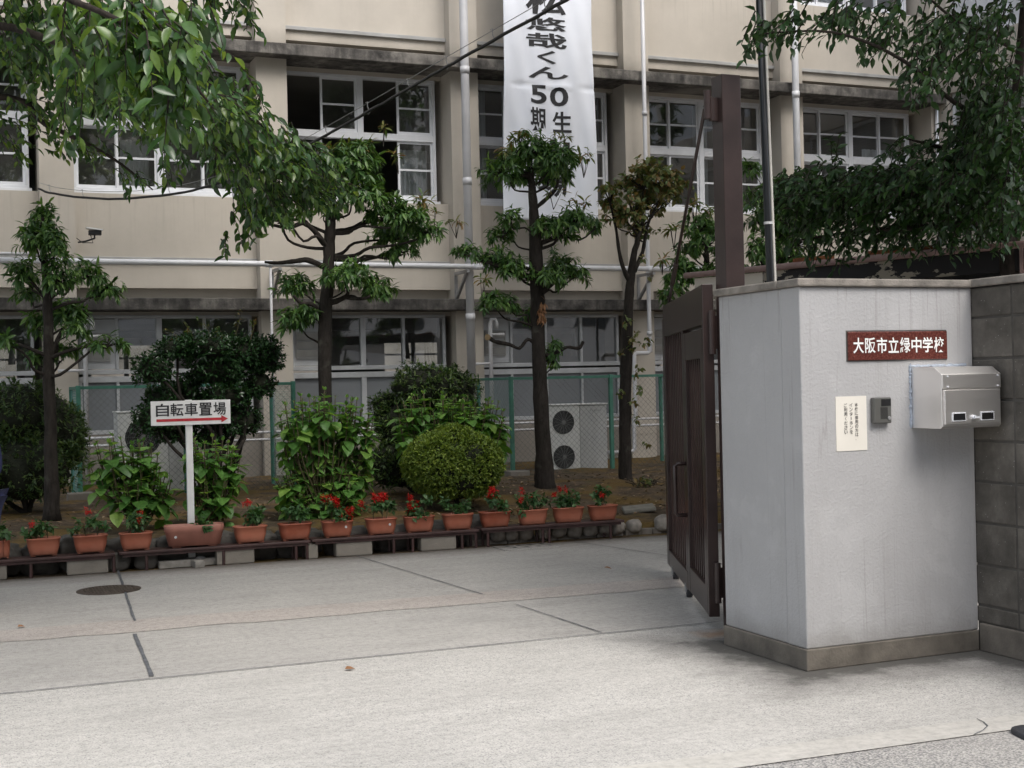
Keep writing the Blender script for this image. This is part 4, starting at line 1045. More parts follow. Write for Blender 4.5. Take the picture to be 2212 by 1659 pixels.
P_LIST = [(-8, 22, 0, 'at the left edge of the photo, cut off by it'), (55, 132, 2, 'second from the left, bushy plant with few red flowers'), (157, 235, 1, 'third from the left, pale scuffed rim'), (258, 333, 3, 'just left of the long faded planter'),
          (357, 487, -1, ''), (507, 582, 3, 'just right of the long faded planter'), (605, 679, 0, 'with leafy plants but no flowers, before the central hydrangea'), (699, 769, 7, 'with scattered red flowers and an oval white sticker'), (795, 864, 8, 'with the fullest red flowers'),
          (878, 946, 4, 'with one tall red flower head before the round shrub'), (963, 1030, 0, 'with green plants right below the round shrub'), (1044, 1112, 4, 'fourth from the right end'), (1127, 1192, 3, 'third from the right end'), (1204, 1270, 3, 'second from the right end'), (1281, 1344, 2, 'at the right end of the bench row, beside the flat stone')]
def rrect(w, d, r, n=5):
    P = []
    for cx_, cy_, a0 in ((w/2-r, d/2-r, 0), (-w/2+r, d/2-r, 90), (-w/2+r, -d/2+r, 180), (w/2-r, -d/2+r, 270)):
        for k in range(n+1):
            a = math.radians(a0+90*k/n); P.append((cx_+r*math.cos(a), cy_+r*math.sin(a)))
    return P
def loft(m, rings):
    b = len(m.v); n = len(rings[0])
    for rg in rings: m.v.extend([tuple(p) for p in rg])
    for i in range(len(rings)-1):
        for k in range(n): m.f.append((b+i*n+k, b+i*n+(k+1) % n, b+(i+1)*n+(k+1) % n, b+(i+1)*n+k))
    m.f.append(tuple(b+k for k in range(n-1, -1, -1)))
def planter_parts(w, d, h, big):
    rg = lambda s, dd, z, r: [(x, y, z) for x, y in rrect(w*s, d*dd, r)]
    m = MB(); r0 = d*.34
    if big:
        loft(m, [rg(.86, .80, .012, r0*.8), rg(.97, .95, h*.70, r0), rg(.99, .98, h*.72, r0), rg(1.0, 1.0, h*.985, r0), rg(.985, .97, h, r0*.95), rg(.955, .90, h*.985, r0*.85), rg(.93, .86, h*.8, r0*.8)])
    else:
        loft(m, [rg(.76, .70, .008, r0*.8), rg(.80, .76, .02, r0*.9), rg(.90, .88, h*.5, r0), rg(.945, .93, h*.9, r0), rg(.995, .99, h*.92, r0*1.05), rg(1.0, 1.0, h*.965, r0*1.05), rg(.985, .97, h, r0*1.05), rg(.93, .88, h*.985, r0*.9), rg(.91, .86, h*.78, r0*.9)])
    f = MB()
    for sx in (-1, 1): f.box((sx*w*.3-w*.07, -d*.3, 0), (sx*w*.3+w*.07, d*.3, .011))
    s = MB().sheet([(x, y, h*.82) for x, y in rrect(w*.92, d*.87, r0*.8)])
    return m, f, s
PLANTERS = []
SAL = ['salvia in the planter cut off by the left edge', 'bushy red salvia in the second planter from the left', 'leggy red salvia in the third planter from the left', 'red salvia just left of the long faded planter', 'small leafy salvia in the long faded planter', 'wide red salvia just right of the long faded planter', 'flowerless salvia before the central hydrangea', 'salvia with scattered red flowers, in the planter with an oval white sticker', 'salvia with the fullest red flower heads of the row', 'salvia with one tall red head, before the round shrub', 'nearly flowerless salvia right below the round shrub', 'red salvia in the fourth planter from the right end', 'red salvia in the third planter from the right end', 'red salvia in the second planter from the right end', 'red salvia in the right-most planter, beside the flat stone']
rp = random.Random(21)
for px0, px1, fl, lb in P_LIST:
    big = fl == -1
    x0, x1 = fx_b(px0), fx_b(px1); w = (x1-x0)*1.0; x = (x0+x1)/2
    d, h = (.20, .185) if big else (.155, .148)
    c = bp(x, .105, BZ+.004)
    r = empty('planter', 'long faded terracotta planter standing in front of the white sign post' if big else 'small terracotta planter '+lb, 'planter', c, 'terracotta planters on the low benches')
    r.rotation_euler = (0, 0, -.04+rp.uniform(-.07, .07))
    m, f, s = planter_parts(w, d, h, big); mt = M['terracotta_pale'] if big else M['terracotta']
    o = m.build('tub', mt, r, smooth=True); f.build('foot', mt, r); s.build('soil', M['potsoil'], r)
    if fl in (7, 8) or big:
        tag(MB().tube([(w*(.22 if not big else -.32), -d*.5*.92-.0015, h*(.62 if not big else .5)), (w*(.22 if not big else -.32), -d*.40, h*(.62 if not big else .5))], .011, 14).build('sticker', M['pvc'], r))
    PLANTERS.append((c, w, d, h, fl, lb, r.rotation_euler.z, big))

# ------------------------------------------------------------------ foliage tools
NR = np.random.default_rng
def leaf_tpl(W=.45, nseg=3, fold=.18, droop=.25, power=.8, tip=1.0):
    t = np.linspace(0, 1, nseg+1); w = np.sin(np.pi*t**power)**.8*W/2; w[0] = .015; w[-1] = .006*tip
    mid = np.stack([t, 0*t, -droop*t*t], 1); L = mid + np.stack([0*t, w, fold*w*2], 1); R = mid + np.stack([0*t, -w, fold*w*2], 1)
    V = np.concatenate([mid, L, R]); k = nseg+1; F = []
    for i in range(nseg): F += [(i, i+1, k+i+1, k+i), (i+1, i, 2*k+i, 2*k+i+1)]
    return V, np.array(F)
TPL = {'cherry': leaf_tpl(.43, 4, .2, .16, .82), 'cherry_far': leaf_tpl(.46, 3, .2, .2, .85), 'bay': leaf_tpl(.27, 3, .2, .35, 1.1), 'hyd': leaf_tpl(.76, 4, .10, .18, .66), 'tiny': leaf_tpl(.5, 2, .15, .1, .9),
       'ovate': leaf_tpl(.6, 3, .14, .3, .75), 'petal': leaf_tpl(.3, 2, .2, .4, .9), 'azalea': leaf_tpl(.34, 2, .2, .15, .95), 'camellia': leaf_tpl(.5, 2, .15, .12, .85), 'clump': leaf_tpl(.6, 2, .1, .2, .8)}
def unit(a): return a/np.maximum(np.linalg.norm(a, axis=1, keepdims=True), 1e-9)
def leaves(name, P, D, U, Sz, tpl, mat, root):
    P, D, U, Sz = map(np.asarray, (P, D, U, Sz)); V, F = TPL[tpl]; D = unit(D); Yv = unit(np.cross(U, D)); Z = np.cross(D, Yv)
    n, k = len(P), len(V)
    co = P[:, None, :] + Sz[:, None, None]*(V[None, :, 0:1]*D[:, None, :] + V[None, :, 1:2]*Yv[:, None, :] + V[None, :, 2:3]*Z[:, None, :])
    FF = (F[None] + (np.arange(n)*k)[:, None, None]).reshape(-1, 4)
    return attach(nmesh(name, co.reshape(-1, 3), FF, mat, None, True), root)
def rdir(g, n):
    v = g.normal(size=(n, 3)); return unit(v)
def sprays(g, C, R, n, k, size, droop=.35, spread=(.35, 1.15), shell=.5, flat=-.45, upb=.5, jit=.06, lumpy=.22):
    """n leaf whorls through an ellipsoid, mostly near its outside; k leaves each. Returns arrays for leaves() and the whorl centres"""
    C = np.asarray(C, float); R = np.asarray(R, float)
    u = rdir(g, int(n*2.2)); u = u[u[:, 2] > flat][:n]; n = len(u)
    rho = g.uniform(shell, 1.0, n)**.7; lump = 1 + lumpy*np.sin(u[:, 0]*5+C[0]*9) * np.sin(u[:, 1]*4+C[2]*7)
    c = C + u*R*(rho*lump)[:, None]
    ax = unit(u*.7 + np.array([0, 0, upb]) + g.normal(size=(n, 3))*.35)
    q = unit(np.cross(ax, rdir(g, n))); b = np.cross(ax, q)
    P, D, U, Z = [], [], [], []
    for j in range(k):
        th = g.uniform(*spread, n); ph = j*2.4 + g.uniform(0, 1.2, n)
        d = ax*np.cos(th)[:, None] + (q*np.cos(ph)[:, None] + b*np.sin(ph)[:, None])*np.sin(th)[:, None]
        d[:, 2] -= droop*g.uniform(.4, 1.5, n)
        P.append(c + ax*(g.uniform(-.5, .5, n)*jit)[:, None]); D.append(d); U.append(ax*.6 + np.array([0, 0, .8]) + g.normal(size=(n, 3))*.3); Z.append(size*g.uniform(.6, 1.2, n))
    return np.concatenate(P), np.concatenate(D), np.concatenate(U), np.concatenate(Z), c
def cat(L): return [np.concatenate([x[i] for x in L]) for i in range(4)]

def crooked(rnd, a, b, k=4, amp=.06, sag=0.0):
    a, b = Vector(a), Vector(b); L = (b-a).length; out = []
    for i in range(k+1):
        t = i/k; p = a.lerp(b, t) + Vector((rnd.uniform(-1, 1), rnd.uniform(-1, 1), rnd.uniform(-1, 1)))*amp*L*(0 if i in (0, k) else 1); p.z -= sag*L*math.sin(math.pi*t); out.append(p)
    return smooth_path(out, 3)
def padtree(label, trunk, Yc, pads, young=(), limbs=(), leaf='lf_bay', tpl='bay', lsize=.112, seed=1, dens=1.0, stubs=(), k=8, name='bayberry_tree', cat_='tree', grp='pruned trees in the bed before the school'):
    """trunk: [(px, py, width px)] at depth plane Yc; pads: [(px, py, rx, ry)]"""
    g = NR(seed); rnd = random.Random(seed)
    tp = [onY(x, y, Yc) for x, y, w in trunk]; S_ = tp[0].dot(FW)/FPX; rad = [w/2*S_ for _, _, w in trunk]
    base = tp[0].copy(); r = empty(name, label, cat_, base, grp)
    pth = smooth_path(tp, 4); rr_ = []
    for i in range(len(tp)-1):
        for j in range(4): rr_.append(rad[i]+(rad[i+1]-rad[i])*j/4)
    rr_.append(rad[-1]); rr_ = [q*rnd.uniform(.93, 1.08) for q in rr_]
    pth = [p + Vector((rnd.uniform(-1, 1), rnd.uniform(-1, 1), 0))*.006 for p in pth]
    attach(MB().tube([pth[0]-Vector((0, 0, .15))]+pth, [rr_[0]*1.35]+rr_, 12).build('trunk', M['bark'], None, smooth=True), r)
    ctr = []; m = MB(); L = []; LY = []
    for (px, py, rx, ry) in pads:
        off = rnd.uniform(-.35, .35); p = onY(px, py, Yc+off); R = (rx*S_*.95, max(rx, ry)*S_*.8, ry*S_*1.3)
        n = max(10, int(rx*ry/25*dens))
        a = sprays(g, p, R, n, k, lsize, droop=.8, shell=.3, flat=-.6); L.append(a[:4])
        # supporting limb from the trunk
        best = min(range(len(pth)), key=lambda i: (pth[i]-(p-Vector((0, 0, .22+.25*R[0])))).length)
        q = pth[best]; e = p - Vector((0, 0, R[2]*.45)); L0 = (e-q).length
        if L0 > .12:
            lp = crooked(rnd, q, e, 4, .10); rb_ = min(rr_[best]*.45, (.008 if limbs else .016)+.016*L0); m.tube(lp, [rb_*(1-.62*i/(len(lp)-1)) for i in range(len(lp))], 7)
        for c in a[4][::3]: m.tube([Vector(e).lerp(p, .3), Vector(e).lerp(Vector(c), .55)+Vector((0, 0, .02)), Vector(c)], [.008, .006, .003], 4, cap=False)
    for (px, py, rx, ry, n) in young:
        p = onY(px, py, Yc-.1); a = sprays(g, p, (rx*S_, rx*S_*.7, ry*S_), n, 6, lsize*.95, droop=.5, shell=.1, flat=-.2); LY.append(a[:4])
        for c in a[4]: m.tube([p-Vector((0, 0, ry*S_+.12)), Vector(c)], [.005, .0025], 4, cap=False)
    for lim in limbs:
        lp = smooth_path([onY(x, y, Yc+dy) for x, y, w, dy in lim], 4); ws = [w*S_/2 for _, _, w, _ in lim]
        wr = [np.interp(i/(len(lp)-1)*(len(ws)-1), range(len(ws)), ws) for i in range(len(lp))]; m.tube(lp, [float(w)*rnd.uniform(.85, 1.15) for w in wr], 8)
    attach(m.build('branches', M['bark'], None, smooth=True), r)
    leaves('crown', *cat(L), tpl, M[leaf], r)
    if LY: leaves('young_shoots', *cat(LY), tpl, M['lf_bay_young'], r)
    return r, S_

# ---- the row of pruned trees
T1 = padtree('slim pruned tree before the left column, beside the dark hedge', [(112, 1098, 34), (110, 1000, 29), (107, 850, 25), (104, 700, 22), (101, 610, 18), (94, 540, 14), (91, 470, 8)], 13.6,
    [(92, 468, 24, 30), (78, 515, 36, 32), (118, 520, 26, 30), (50, 590, 28, 28), (126, 596, 30, 36), (186, 590, 34, 22), (226, 628, 38, 18), (58, 632, 24, 14), (82, 700, 22, 22), (150, 678, 40, 30), (158, 708, 28, 16), (232, 744, 38, 13), (8, 738, 18, 12), (142, 758, 38, 12), (74, 772, 14, 8)],
    limbs=[[(104, 770, 9, 0), (70, 755, 8, 0), (35, 742, 6, .1), (5, 737, 5, .1)], [(106, 775, 9, 0), (140, 760, 8, -.1), (190, 748, 6, -.1), (225, 744, 5, -.1)], [(108, 770, 12, 0), (124, 735, 9, 0), (138, 705, 7, 0)], [(104, 648, 11, 0), (118, 620, 9, 0), (128, 600, 7, 0)], [(104, 650, 10, 0), (78, 620, 7, .1), (60, 600, 5, .1)]], seed=11, lsize=.108)
T2 = padtree('tallest pruned tree, with spreading layers and yellowish tips, behind the central hydrangea', [(704, 1090, 38), (703, 850, 30), (702, 720, 29), (708, 600, 26), (712, 520, 25), (714, 470, 22), (718, 410, 14)], 13.9,
    [(716, 380, 70, 36), (770, 355, 58, 44), (690, 440, 50, 24), (834, 455, 50, 30), (855, 505, 62, 34), (880, 470, 50, 26), (925, 500, 30, 18), (600, 470, 45, 20), (565, 445, 30, 14), (751, 596, 58, 26), (815, 622, 44, 24), (636, 614, 40, 24), (640, 690, 38, 28), (664, 668, 20, 16), (560, 470, 22, 12), (790, 420, 50, 24), (870, 540, 40, 16), (650, 400, 50, 22)],
    young=[(770, 322, 40, 22, 14), (722, 330, 34, 18, 10), (827, 282, 8, 10, 3), (905, 440, 36, 16, 9), (775, 590, 14, 12, 4), (860, 340, 14, 12, 4), (985, 478, 16, 14, 4), (935, 470, 22, 18, 6)],
    limbs=[[(700, 527, 14, 0), (680, 500, 12, -.1), (655, 482, 11, -.1), (625, 492, 9, -.1), (590, 486, 7, -.1), (560, 478, 5, -.1)], [(722, 500, 12, 0), (755, 495, 10, 0), (790, 480, 9, 0), (840, 474, 6, 0)], [(697, 575, 14, 0), (665, 562, 12, 0), (640, 564, 10, 0), (600, 568, 8, .1), (572, 566, 5, .1)],
           [(712, 655, 12, 0), (745, 642, 10, 0), (752, 628, 8, -.1), (745, 610, 6, -.1)], [(745, 642, 9, 0), (785, 645, 8, 0), (815, 630, 6, 0)], [(694, 682, 12, 0), (675, 658, 10, 0), (650, 655, 8, 0), (634, 638, 6, 0)], [(716, 560, 10, 0), (770, 562, 9, 0), (812, 556, 7, 0), (850, 545, 5, 0)]], seed=12)
T3 = padtree('pruned tree standing in front of the white banner and the air conditioner', [(1177, 1042, 46), (1174, 980, 37), (1168, 860, 33), (1163, 740, 30), (1160, 620, 31), (1157, 560, 29), (1154, 480, 22), (1150, 420, 18), (1146, 370, 11)], 14.1,
    [(1082, 372, 44, 26), (1112, 345, 40, 24), (1150, 330, 48, 34), (1204, 345, 46, 30), (1196, 372, 44, 26), (1135, 380, 40, 20), (1240, 475, 44, 22), (1195, 492, 52, 26), (1085, 505, 34, 20), (1105, 470, 26, 14), (1285, 486, 20, 14), (1008, 545, 32, 14), (1070, 560, 42, 22), (1105, 580, 34, 20), (1215, 575, 46, 26), (1180, 600, 40, 20), (1250, 592, 26, 14), (1068, 652, 38, 18), (1148, 680, 18, 16), (1198, 750, 16, 20), (1195, 775, 12, 22), (1100, 655, 26, 12)],
    young=[(1120, 300, 36, 20, 9), (1210, 305, 26, 16, 6), (1260, 340, 16, 22, 6), (1195, 420, 20, 10, 4), (1090, 330, 24, 12, 6), (1255, 440, 30, 10, 5), (1040, 610, 14, 12, 4)],
    limbs=[[(1150, 455, 11, 0), (1180, 430, 9, 0), (1200, 410, 7, 0), (1206, 385, 5, 0)], [(1146, 600, 14, 0), (1110, 585, 11, 0), (1070, 572, 9, 0), (1030, 560, 7, .1), (1000, 548, 5, .1)], [(1174, 625, 13, 0), (1205, 605, 11, 0), (1235, 595, 8, 0), (1260, 585, 5, 0)], [(1158, 745, 9, 0), (1140, 733, 8, 0), (1122, 752, 8, 0), (1100, 744, 8, 0), (1070, 738, 9, 0), (1055, 728, 10, 0)], [(1178, 768, 9, 0), (1205, 760, 8, 0), (1225, 750, 7, 0), (1250, 752, 8, 0), (1260, 738, 8, 0)], [(1148, 380, 9, 0), (1110, 378, 7, 0), (1080, 378, 5, 0)], [(1160, 530, 10, 0), (1200, 515, 8, 0), (1250, 510, 6, 0)]], seed=13)
p = onY(1174, 668, 13.95); g = NR(77)
a = sprays(g, p, (.06, .05, .09), 8, 5, .10, droop=1.2, shell=.1, flat=-1); leaves('dead_leaves', *a[:4], 'bay', M['lf_dry'], T3[0])
a = onY(1053, 729, 14.1); attach(MB().tube([a+Vector((.01, 0, 0)), a-Vector((.012, .01, -.004))], .036, 10).build('sawn_end', M['cut'], None), T3[0])
T4 = padtree('thin forked tree with browning leaves, right of the banner', [(1352, 1042, 30), (1350, 960, 27), (1352, 820, 26), (1358, 680, 22), (1363, 600, 19), (1372, 540, 13), (1385, 490, 9)], 14.3,
    [(1318, 425, 26, 36), (1330, 470, 24, 30), (1388, 395, 46, 34), (1430, 392, 44, 26), (1365, 450, 34, 36), (1400, 440, 40, 34), (1460, 395, 34, 22), (1408, 360, 40, 16), (1385, 500, 18, 18), (1445, 420, 30, 18), (1375, 495, 24, 16), (1345, 400, 20, 16)],
    limbs=[[(1358, 604, 13, 0), (1345, 575, 10, 0), (1337, 540, 8, 0), (1330, 490, 6, 0), (1318, 440, 4, 0)], [(1370, 585, 12, 0), (1388, 545, 9, .1), (1398, 490, 7, .1), (1420, 440, 4, .1)]], leaf='lf_brown', tpl='ovate', lsize=.085, seed=14, k=6, dens=.9, name='browning_tree')
g = NR(5); L = []
for px, py in [(1350, 700), (1372, 720), (1390, 745), (1362, 755), (1380, 790), (1352, 690), (1398, 735), (1376, 810), (1384, 840), (1366, 870), (1395, 960), (1362, 735), (1345, 765), (1340, 850), (1375, 905), (1420, 500), (1400, 600), (1390, 560)]:
    L.append(sprays(g, onY(px, py, 14.15), (.035, .04, .045), 3, 4, .062, droop=.8, shell=.2, flat=-1)[:4])
leaves('clinging_shoots', *cat(L), 'ovate', M['lf_brown'], T4[0])
T5 = padtree('young pruned tree behind the open brown gate', [(1530, 1010, 22), (1527, 800, 20), (1524, 640, 18), (1526, 560, 12), (1528, 520, 8)], 13.2,
    [(1510, 490, 36, 26), (1528, 520, 34, 26), (1490, 540, 26, 22), (1470, 570, 30, 20), (1458, 608, 22, 26), (1525, 590, 36, 20), (1500, 600, 26, 18), (1445, 640, 14, 18), (1560, 560, 20, 20)], young=[(1500, 450, 22, 22, 7), (1455, 500, 18, 16, 5), (1430, 560, 12, 10, 3), (1530, 455, 14, 14, 4)], limbs=[[(1526, 640, 10, 0), (1500, 600, 8, 0), (1480, 575, 6, 0)], [(1515, 640, 10, 0), (1480, 650, 8, 0), (1455, 620, 5, 0)]], seed=15, dens=.9)
T6 = padtree('leafy pruned tree between the brown post and the black flagpole', [(1680, 1030, 24), (1678, 800, 22), (1672, 640, 20), (1668, 540, 14), (1672, 490, 8)], 13.6,
    [(1640, 430, 40, 24), (1650, 480, 44, 28), (1700, 470, 50, 30), (1720, 520, 50, 34), (1650, 540, 40, 30), (1690, 560, 50, 24), (1625, 360, 24, 16), (1740, 490, 34, 30), (1630, 590, 34, 18)], limbs=[[(1672, 600, 10, 0), (1650, 575, 8, 0), (1640, 550, 6, 0)]], seed=16, dens=1.0)

# ---- shrubs
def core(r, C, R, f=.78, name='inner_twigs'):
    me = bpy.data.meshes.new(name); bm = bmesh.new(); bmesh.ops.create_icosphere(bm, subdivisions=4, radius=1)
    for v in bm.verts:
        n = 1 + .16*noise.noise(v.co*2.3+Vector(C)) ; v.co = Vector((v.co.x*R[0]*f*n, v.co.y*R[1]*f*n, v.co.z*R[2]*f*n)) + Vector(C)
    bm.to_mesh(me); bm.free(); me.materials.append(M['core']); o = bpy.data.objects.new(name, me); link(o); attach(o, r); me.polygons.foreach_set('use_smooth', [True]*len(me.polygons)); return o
def shrub(name, label, blobs, Yc, tpl, mat, size, dens, seed, base, k=6, coref=.74, droop=.15, spread=(.3, 1.3), upb=.5, shell=.72, stems=True, flat=-.8, cat_='shrub', lumpy=.22):
    g = NR(seed); rnd = random.Random(seed); b = onY(*base, Yc); S_ = b.dot(FW)/FPX
    r = empty(name, label, cat_, b); L = []; m = MB()
    for (px, py, rx, ry, dy) in blobs:
        c = onY(px, py, Yc+dy); R = (rx*S_, max(rx, ry)*S_*.85, ry*S_)
        a = sprays(g, c, R, int(rx*ry*dens/10), k, size, droop=droop, spread=spread, shell=shell, upb=upb, flat=flat, lumpy=lumpy); L.append(a[:4])
        if coref: core(r, c, R, coref)
        if stems:
            lp = crooked(rnd, b-Vector((0, 0, .1)), c, 4, .07); m.tube(lp, [.03*(1-.6*i/(len(lp)-1)) for i in range(len(lp))], 6)
            for q in a[4][::14]: m.tube([c, Vector(q)], [.008, .003], 4, cap=False)
    if stems: attach(m.build('stems', M['bark'], None, smooth=True), r)
    leaves('foliage', *cat(L), tpl, M[mat], r); return r
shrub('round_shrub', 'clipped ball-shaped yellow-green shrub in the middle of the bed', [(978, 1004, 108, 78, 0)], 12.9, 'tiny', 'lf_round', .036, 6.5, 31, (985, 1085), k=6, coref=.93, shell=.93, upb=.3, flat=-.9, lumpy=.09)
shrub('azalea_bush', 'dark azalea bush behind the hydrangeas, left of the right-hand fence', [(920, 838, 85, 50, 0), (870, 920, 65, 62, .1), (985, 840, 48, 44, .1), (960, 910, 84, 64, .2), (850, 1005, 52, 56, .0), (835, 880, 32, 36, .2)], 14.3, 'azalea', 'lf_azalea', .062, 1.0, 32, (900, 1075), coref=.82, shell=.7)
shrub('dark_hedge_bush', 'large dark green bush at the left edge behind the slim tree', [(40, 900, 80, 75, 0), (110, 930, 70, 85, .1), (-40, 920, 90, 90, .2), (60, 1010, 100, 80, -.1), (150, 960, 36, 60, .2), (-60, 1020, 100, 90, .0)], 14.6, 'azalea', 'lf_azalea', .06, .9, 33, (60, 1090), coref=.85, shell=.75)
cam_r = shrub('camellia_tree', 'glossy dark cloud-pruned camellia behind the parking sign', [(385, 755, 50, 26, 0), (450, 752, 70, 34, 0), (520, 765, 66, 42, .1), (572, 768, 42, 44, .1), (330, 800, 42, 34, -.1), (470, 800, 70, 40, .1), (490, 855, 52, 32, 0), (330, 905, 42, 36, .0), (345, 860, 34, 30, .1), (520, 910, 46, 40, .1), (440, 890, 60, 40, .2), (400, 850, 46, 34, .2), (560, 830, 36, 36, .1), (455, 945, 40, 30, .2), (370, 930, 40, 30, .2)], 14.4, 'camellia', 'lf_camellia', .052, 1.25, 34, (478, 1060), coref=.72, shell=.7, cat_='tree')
g = NR(8); L = []; m = MB()
for px, py, q in ((362, 712, (395, 750)), (400, 700, (420, 745)), (436, 690, (455, 740)), (470, 705, (480, 740)), (520, 672, (505, 735)), (549, 690, (540, 735))):
    a, b = onY(*q, 14.4), onY(px, py, 14.4); m.tube([a, a.lerp(b, .5)+Vector((.02, 0, .02)), b], [.006, .005, .002], 4)
    for t in (.4, .55, .7, .85, 1.0): L.append(sprays(g, a.lerp(b, t), (.03, .03, .03), 2, 2, .045, shell=.1, flat=-1)[:4])
attach(m.build('long_shoots', M['stem'], None), cam_r); leaves('shoot_leaves', *cat(L), 'camellia', M['lf_bay_young'], cam_r)

def hydrangea(label, Yc, base, blobs, seed, lsize=.15, n=60, young=True):
    g = NR(seed); rnd = random.Random(seed); b = onY(*base, Yc); S_ = b.dot(FW)/FPX; r = empty('hydrangea_bush', label, 'shrub', b, 'hydrangeas in the bed'); m = MB(); L = []; LT = []
    tot = sum(x[2]*x[3] for x in blobs)
    for (px, py, rx, ry, dy) in blobs:
        c = onY(px, py, Yc+dy); R = np.array((rx*S_, rx*S_*.8, ry*S_))
        u = rdir(g, 400); u = u[u[:, 2] > -.75][:max(4, int(n*rx*ry/tot))]; tips = np.array(c) + u*R*(g.uniform(.45, 1, len(u))**.6)[:, None]
        for t in tips:
            tv = Vector(t); bb = b + Vector((rnd.uniform(-.1, .1), rnd.uniform(-.1, .1), -.05)); mid = bb.lerp(tv, .55); mid.x = bb.x+(tv.x-bb.x)*.75; mid.y = bb.y+(tv.y-bb.y)*.75; mid.z -= .03
            pth = smooth_path([bb, mid, tv], 4); m.tube(pth, [.0085*(1-.5*i/(len(pth)-1)) for i in range(len(pth))], 5)
            ax = (tv-mid).normalized()*.6 + Vector((0, 0, .7)); ax.normalize(); q = ax.orthogonal().normalized(); q.rotate(Matrix.Rotation(rnd.uniform(0, 6), 3, ax)); w = ax.cross(q)
            for pair in range(4):                      # opposite pairs, each pair turned by a quarter
                pos = tv - ax*(.035+.075*pair) + (mid-tv)*0; s = lsize*(.34, .75, 1.0, .95)[pair]
                for sg in (1, -1):
                    d = (q if pair % 2 else w)*sg; el = (1.1, .45, .05, -.35)[pair]
                    dd = d*math.cos(el)+ax*math.sin(el); dd.z -= .12*pair
                    (LT if pair == 0 else L).append((np.array([pos]), np.array([dd]), np.array([ax+Vector((rnd.uniform(-.25, .25), rnd.uniform(-.25, .25), .2))]), np.array([s*rnd.uniform(.75, 1.15)])))
    attach(m.build('stems', M['stem'], None, smooth=True), r)
    leaves('foliage', *cat(L+LT), 'hyd', M['lf_hyd'], r); return r
hydrangea('tall bright green hydrangea in the centre of the bed, in front of the tallest tree', 12.55, (692, 1098), [(700, 868, 90, 36, 0), (645, 905, 62, 56, 0), (760, 915, 55, 56, 0), (690, 965, 70, 60, .1), (640, 1030, 55, 50, 0), (735, 1040, 62, 50, -.1), (775, 985, 36, 40, 0)], 41, .145, 190)
hydrangea('hydrangea rising behind the round clipped shrub, before the right-hand fence', 13.6, (960, 1075), [(930, 870, 90, 40, 0), (1000, 880, 70, 40, 0), (1065, 900, 40, 45, 0), (880, 915, 40, 36, -.1), (1075, 945, 30, 36, 0), (985, 915, 70, 30, 0)], 42, .14, 140)
hydrangea('low leafy hydrangea left of the parking sign post', 12.45, (300, 1112), [(255, 958, 66, 30, 0), (315, 985, 50, 42, 0), (225, 1000, 36, 36, 0), (285, 1030, 55, 36, -.1), (345, 1045, 34, 36, -.1)], 43, .15, 60)
hydrangea('low leafy hydrangea right of the parking sign post', 12.45, (455, 1112), [(450, 958, 48, 34, 0), (492, 975, 32, 36, 0), (440, 1010, 40, 42, 0), (470, 1050, 40, 34, -.1)], 44, .15, 42)

# ---- red salvias in the planters
for i, (c, w, d, h, fl, lb, rot, big) in enumerate(PLANTERS):
    g = NR(200+i); rnd = random.Random(200+i); B = Vector(c)+Vector((0, 0, h*.8))
    r = empty('salvia', SAL[i], 'flower', B, 'salvias in the planters')
    ns = 1 if big else (3 if fl in (4, 8, 3) else 2); L = []; F_ = []; m = MB(); sx = [0.12*w] if big else [w*(-.30+.60*(j+.5)/ns+rnd.uniform(-.05, .05)) for j in range(ns)]
    heads = []
    for x in sx:
        b = B + Vector((math.cos(rot)*x, math.sin(rot)*x, -.01)); hh = (.06 if big else rnd.uniform(.08, .17)); t = b+Vector((rnd.uniform(-.03, .03), rnd.uniform(-.03, .03), hh)); m.tube([b, b.lerp(t, .5)+Vector((.006, 0, 0)), t], [.0045, .004, .0025], 5)
        for q in range(3 if not big else 5):
            e = t + Vector((rnd.uniform(-.07, .07), rnd.uniform(-.06, .06), rnd.uniform(-.05, .03))); m.tube([b.lerp(t, .45), e], [.003, .002], 4, cap=False)
            L.append(sprays(g, e, (.042, .042, .036), 6, 4, .052, droop=.35, shell=.2, flat=-1)[:4]); heads.append(e)
    for j in range(max(0, fl)):
        e = heads[j % len(heads)]; t = e + Vector((rnd.uniform(-.05, .05), rnd.uniform(-.03, .03), rnd.uniform(.05, .12))); m.tube([e, t], [.002, .0015], 4, cap=False)
        for q in range(6 if fl > 3 else 3): F_.append(sprays(g, t-Vector((rnd.uniform(-.012, .012), 0, .012*q)), (.013, .013, .01), 4, 3, .032, droop=.3, shell=.2, flat=-1, jit=.01)[:4])
    attach(m.build('stems', M['stem'], None), r); leaves('foliage', *cat(L), 'ovate', M['lf_salvia'], r)
    if F_: leaves('flowers', *cat(F_), 'petal', M['petal'], r)

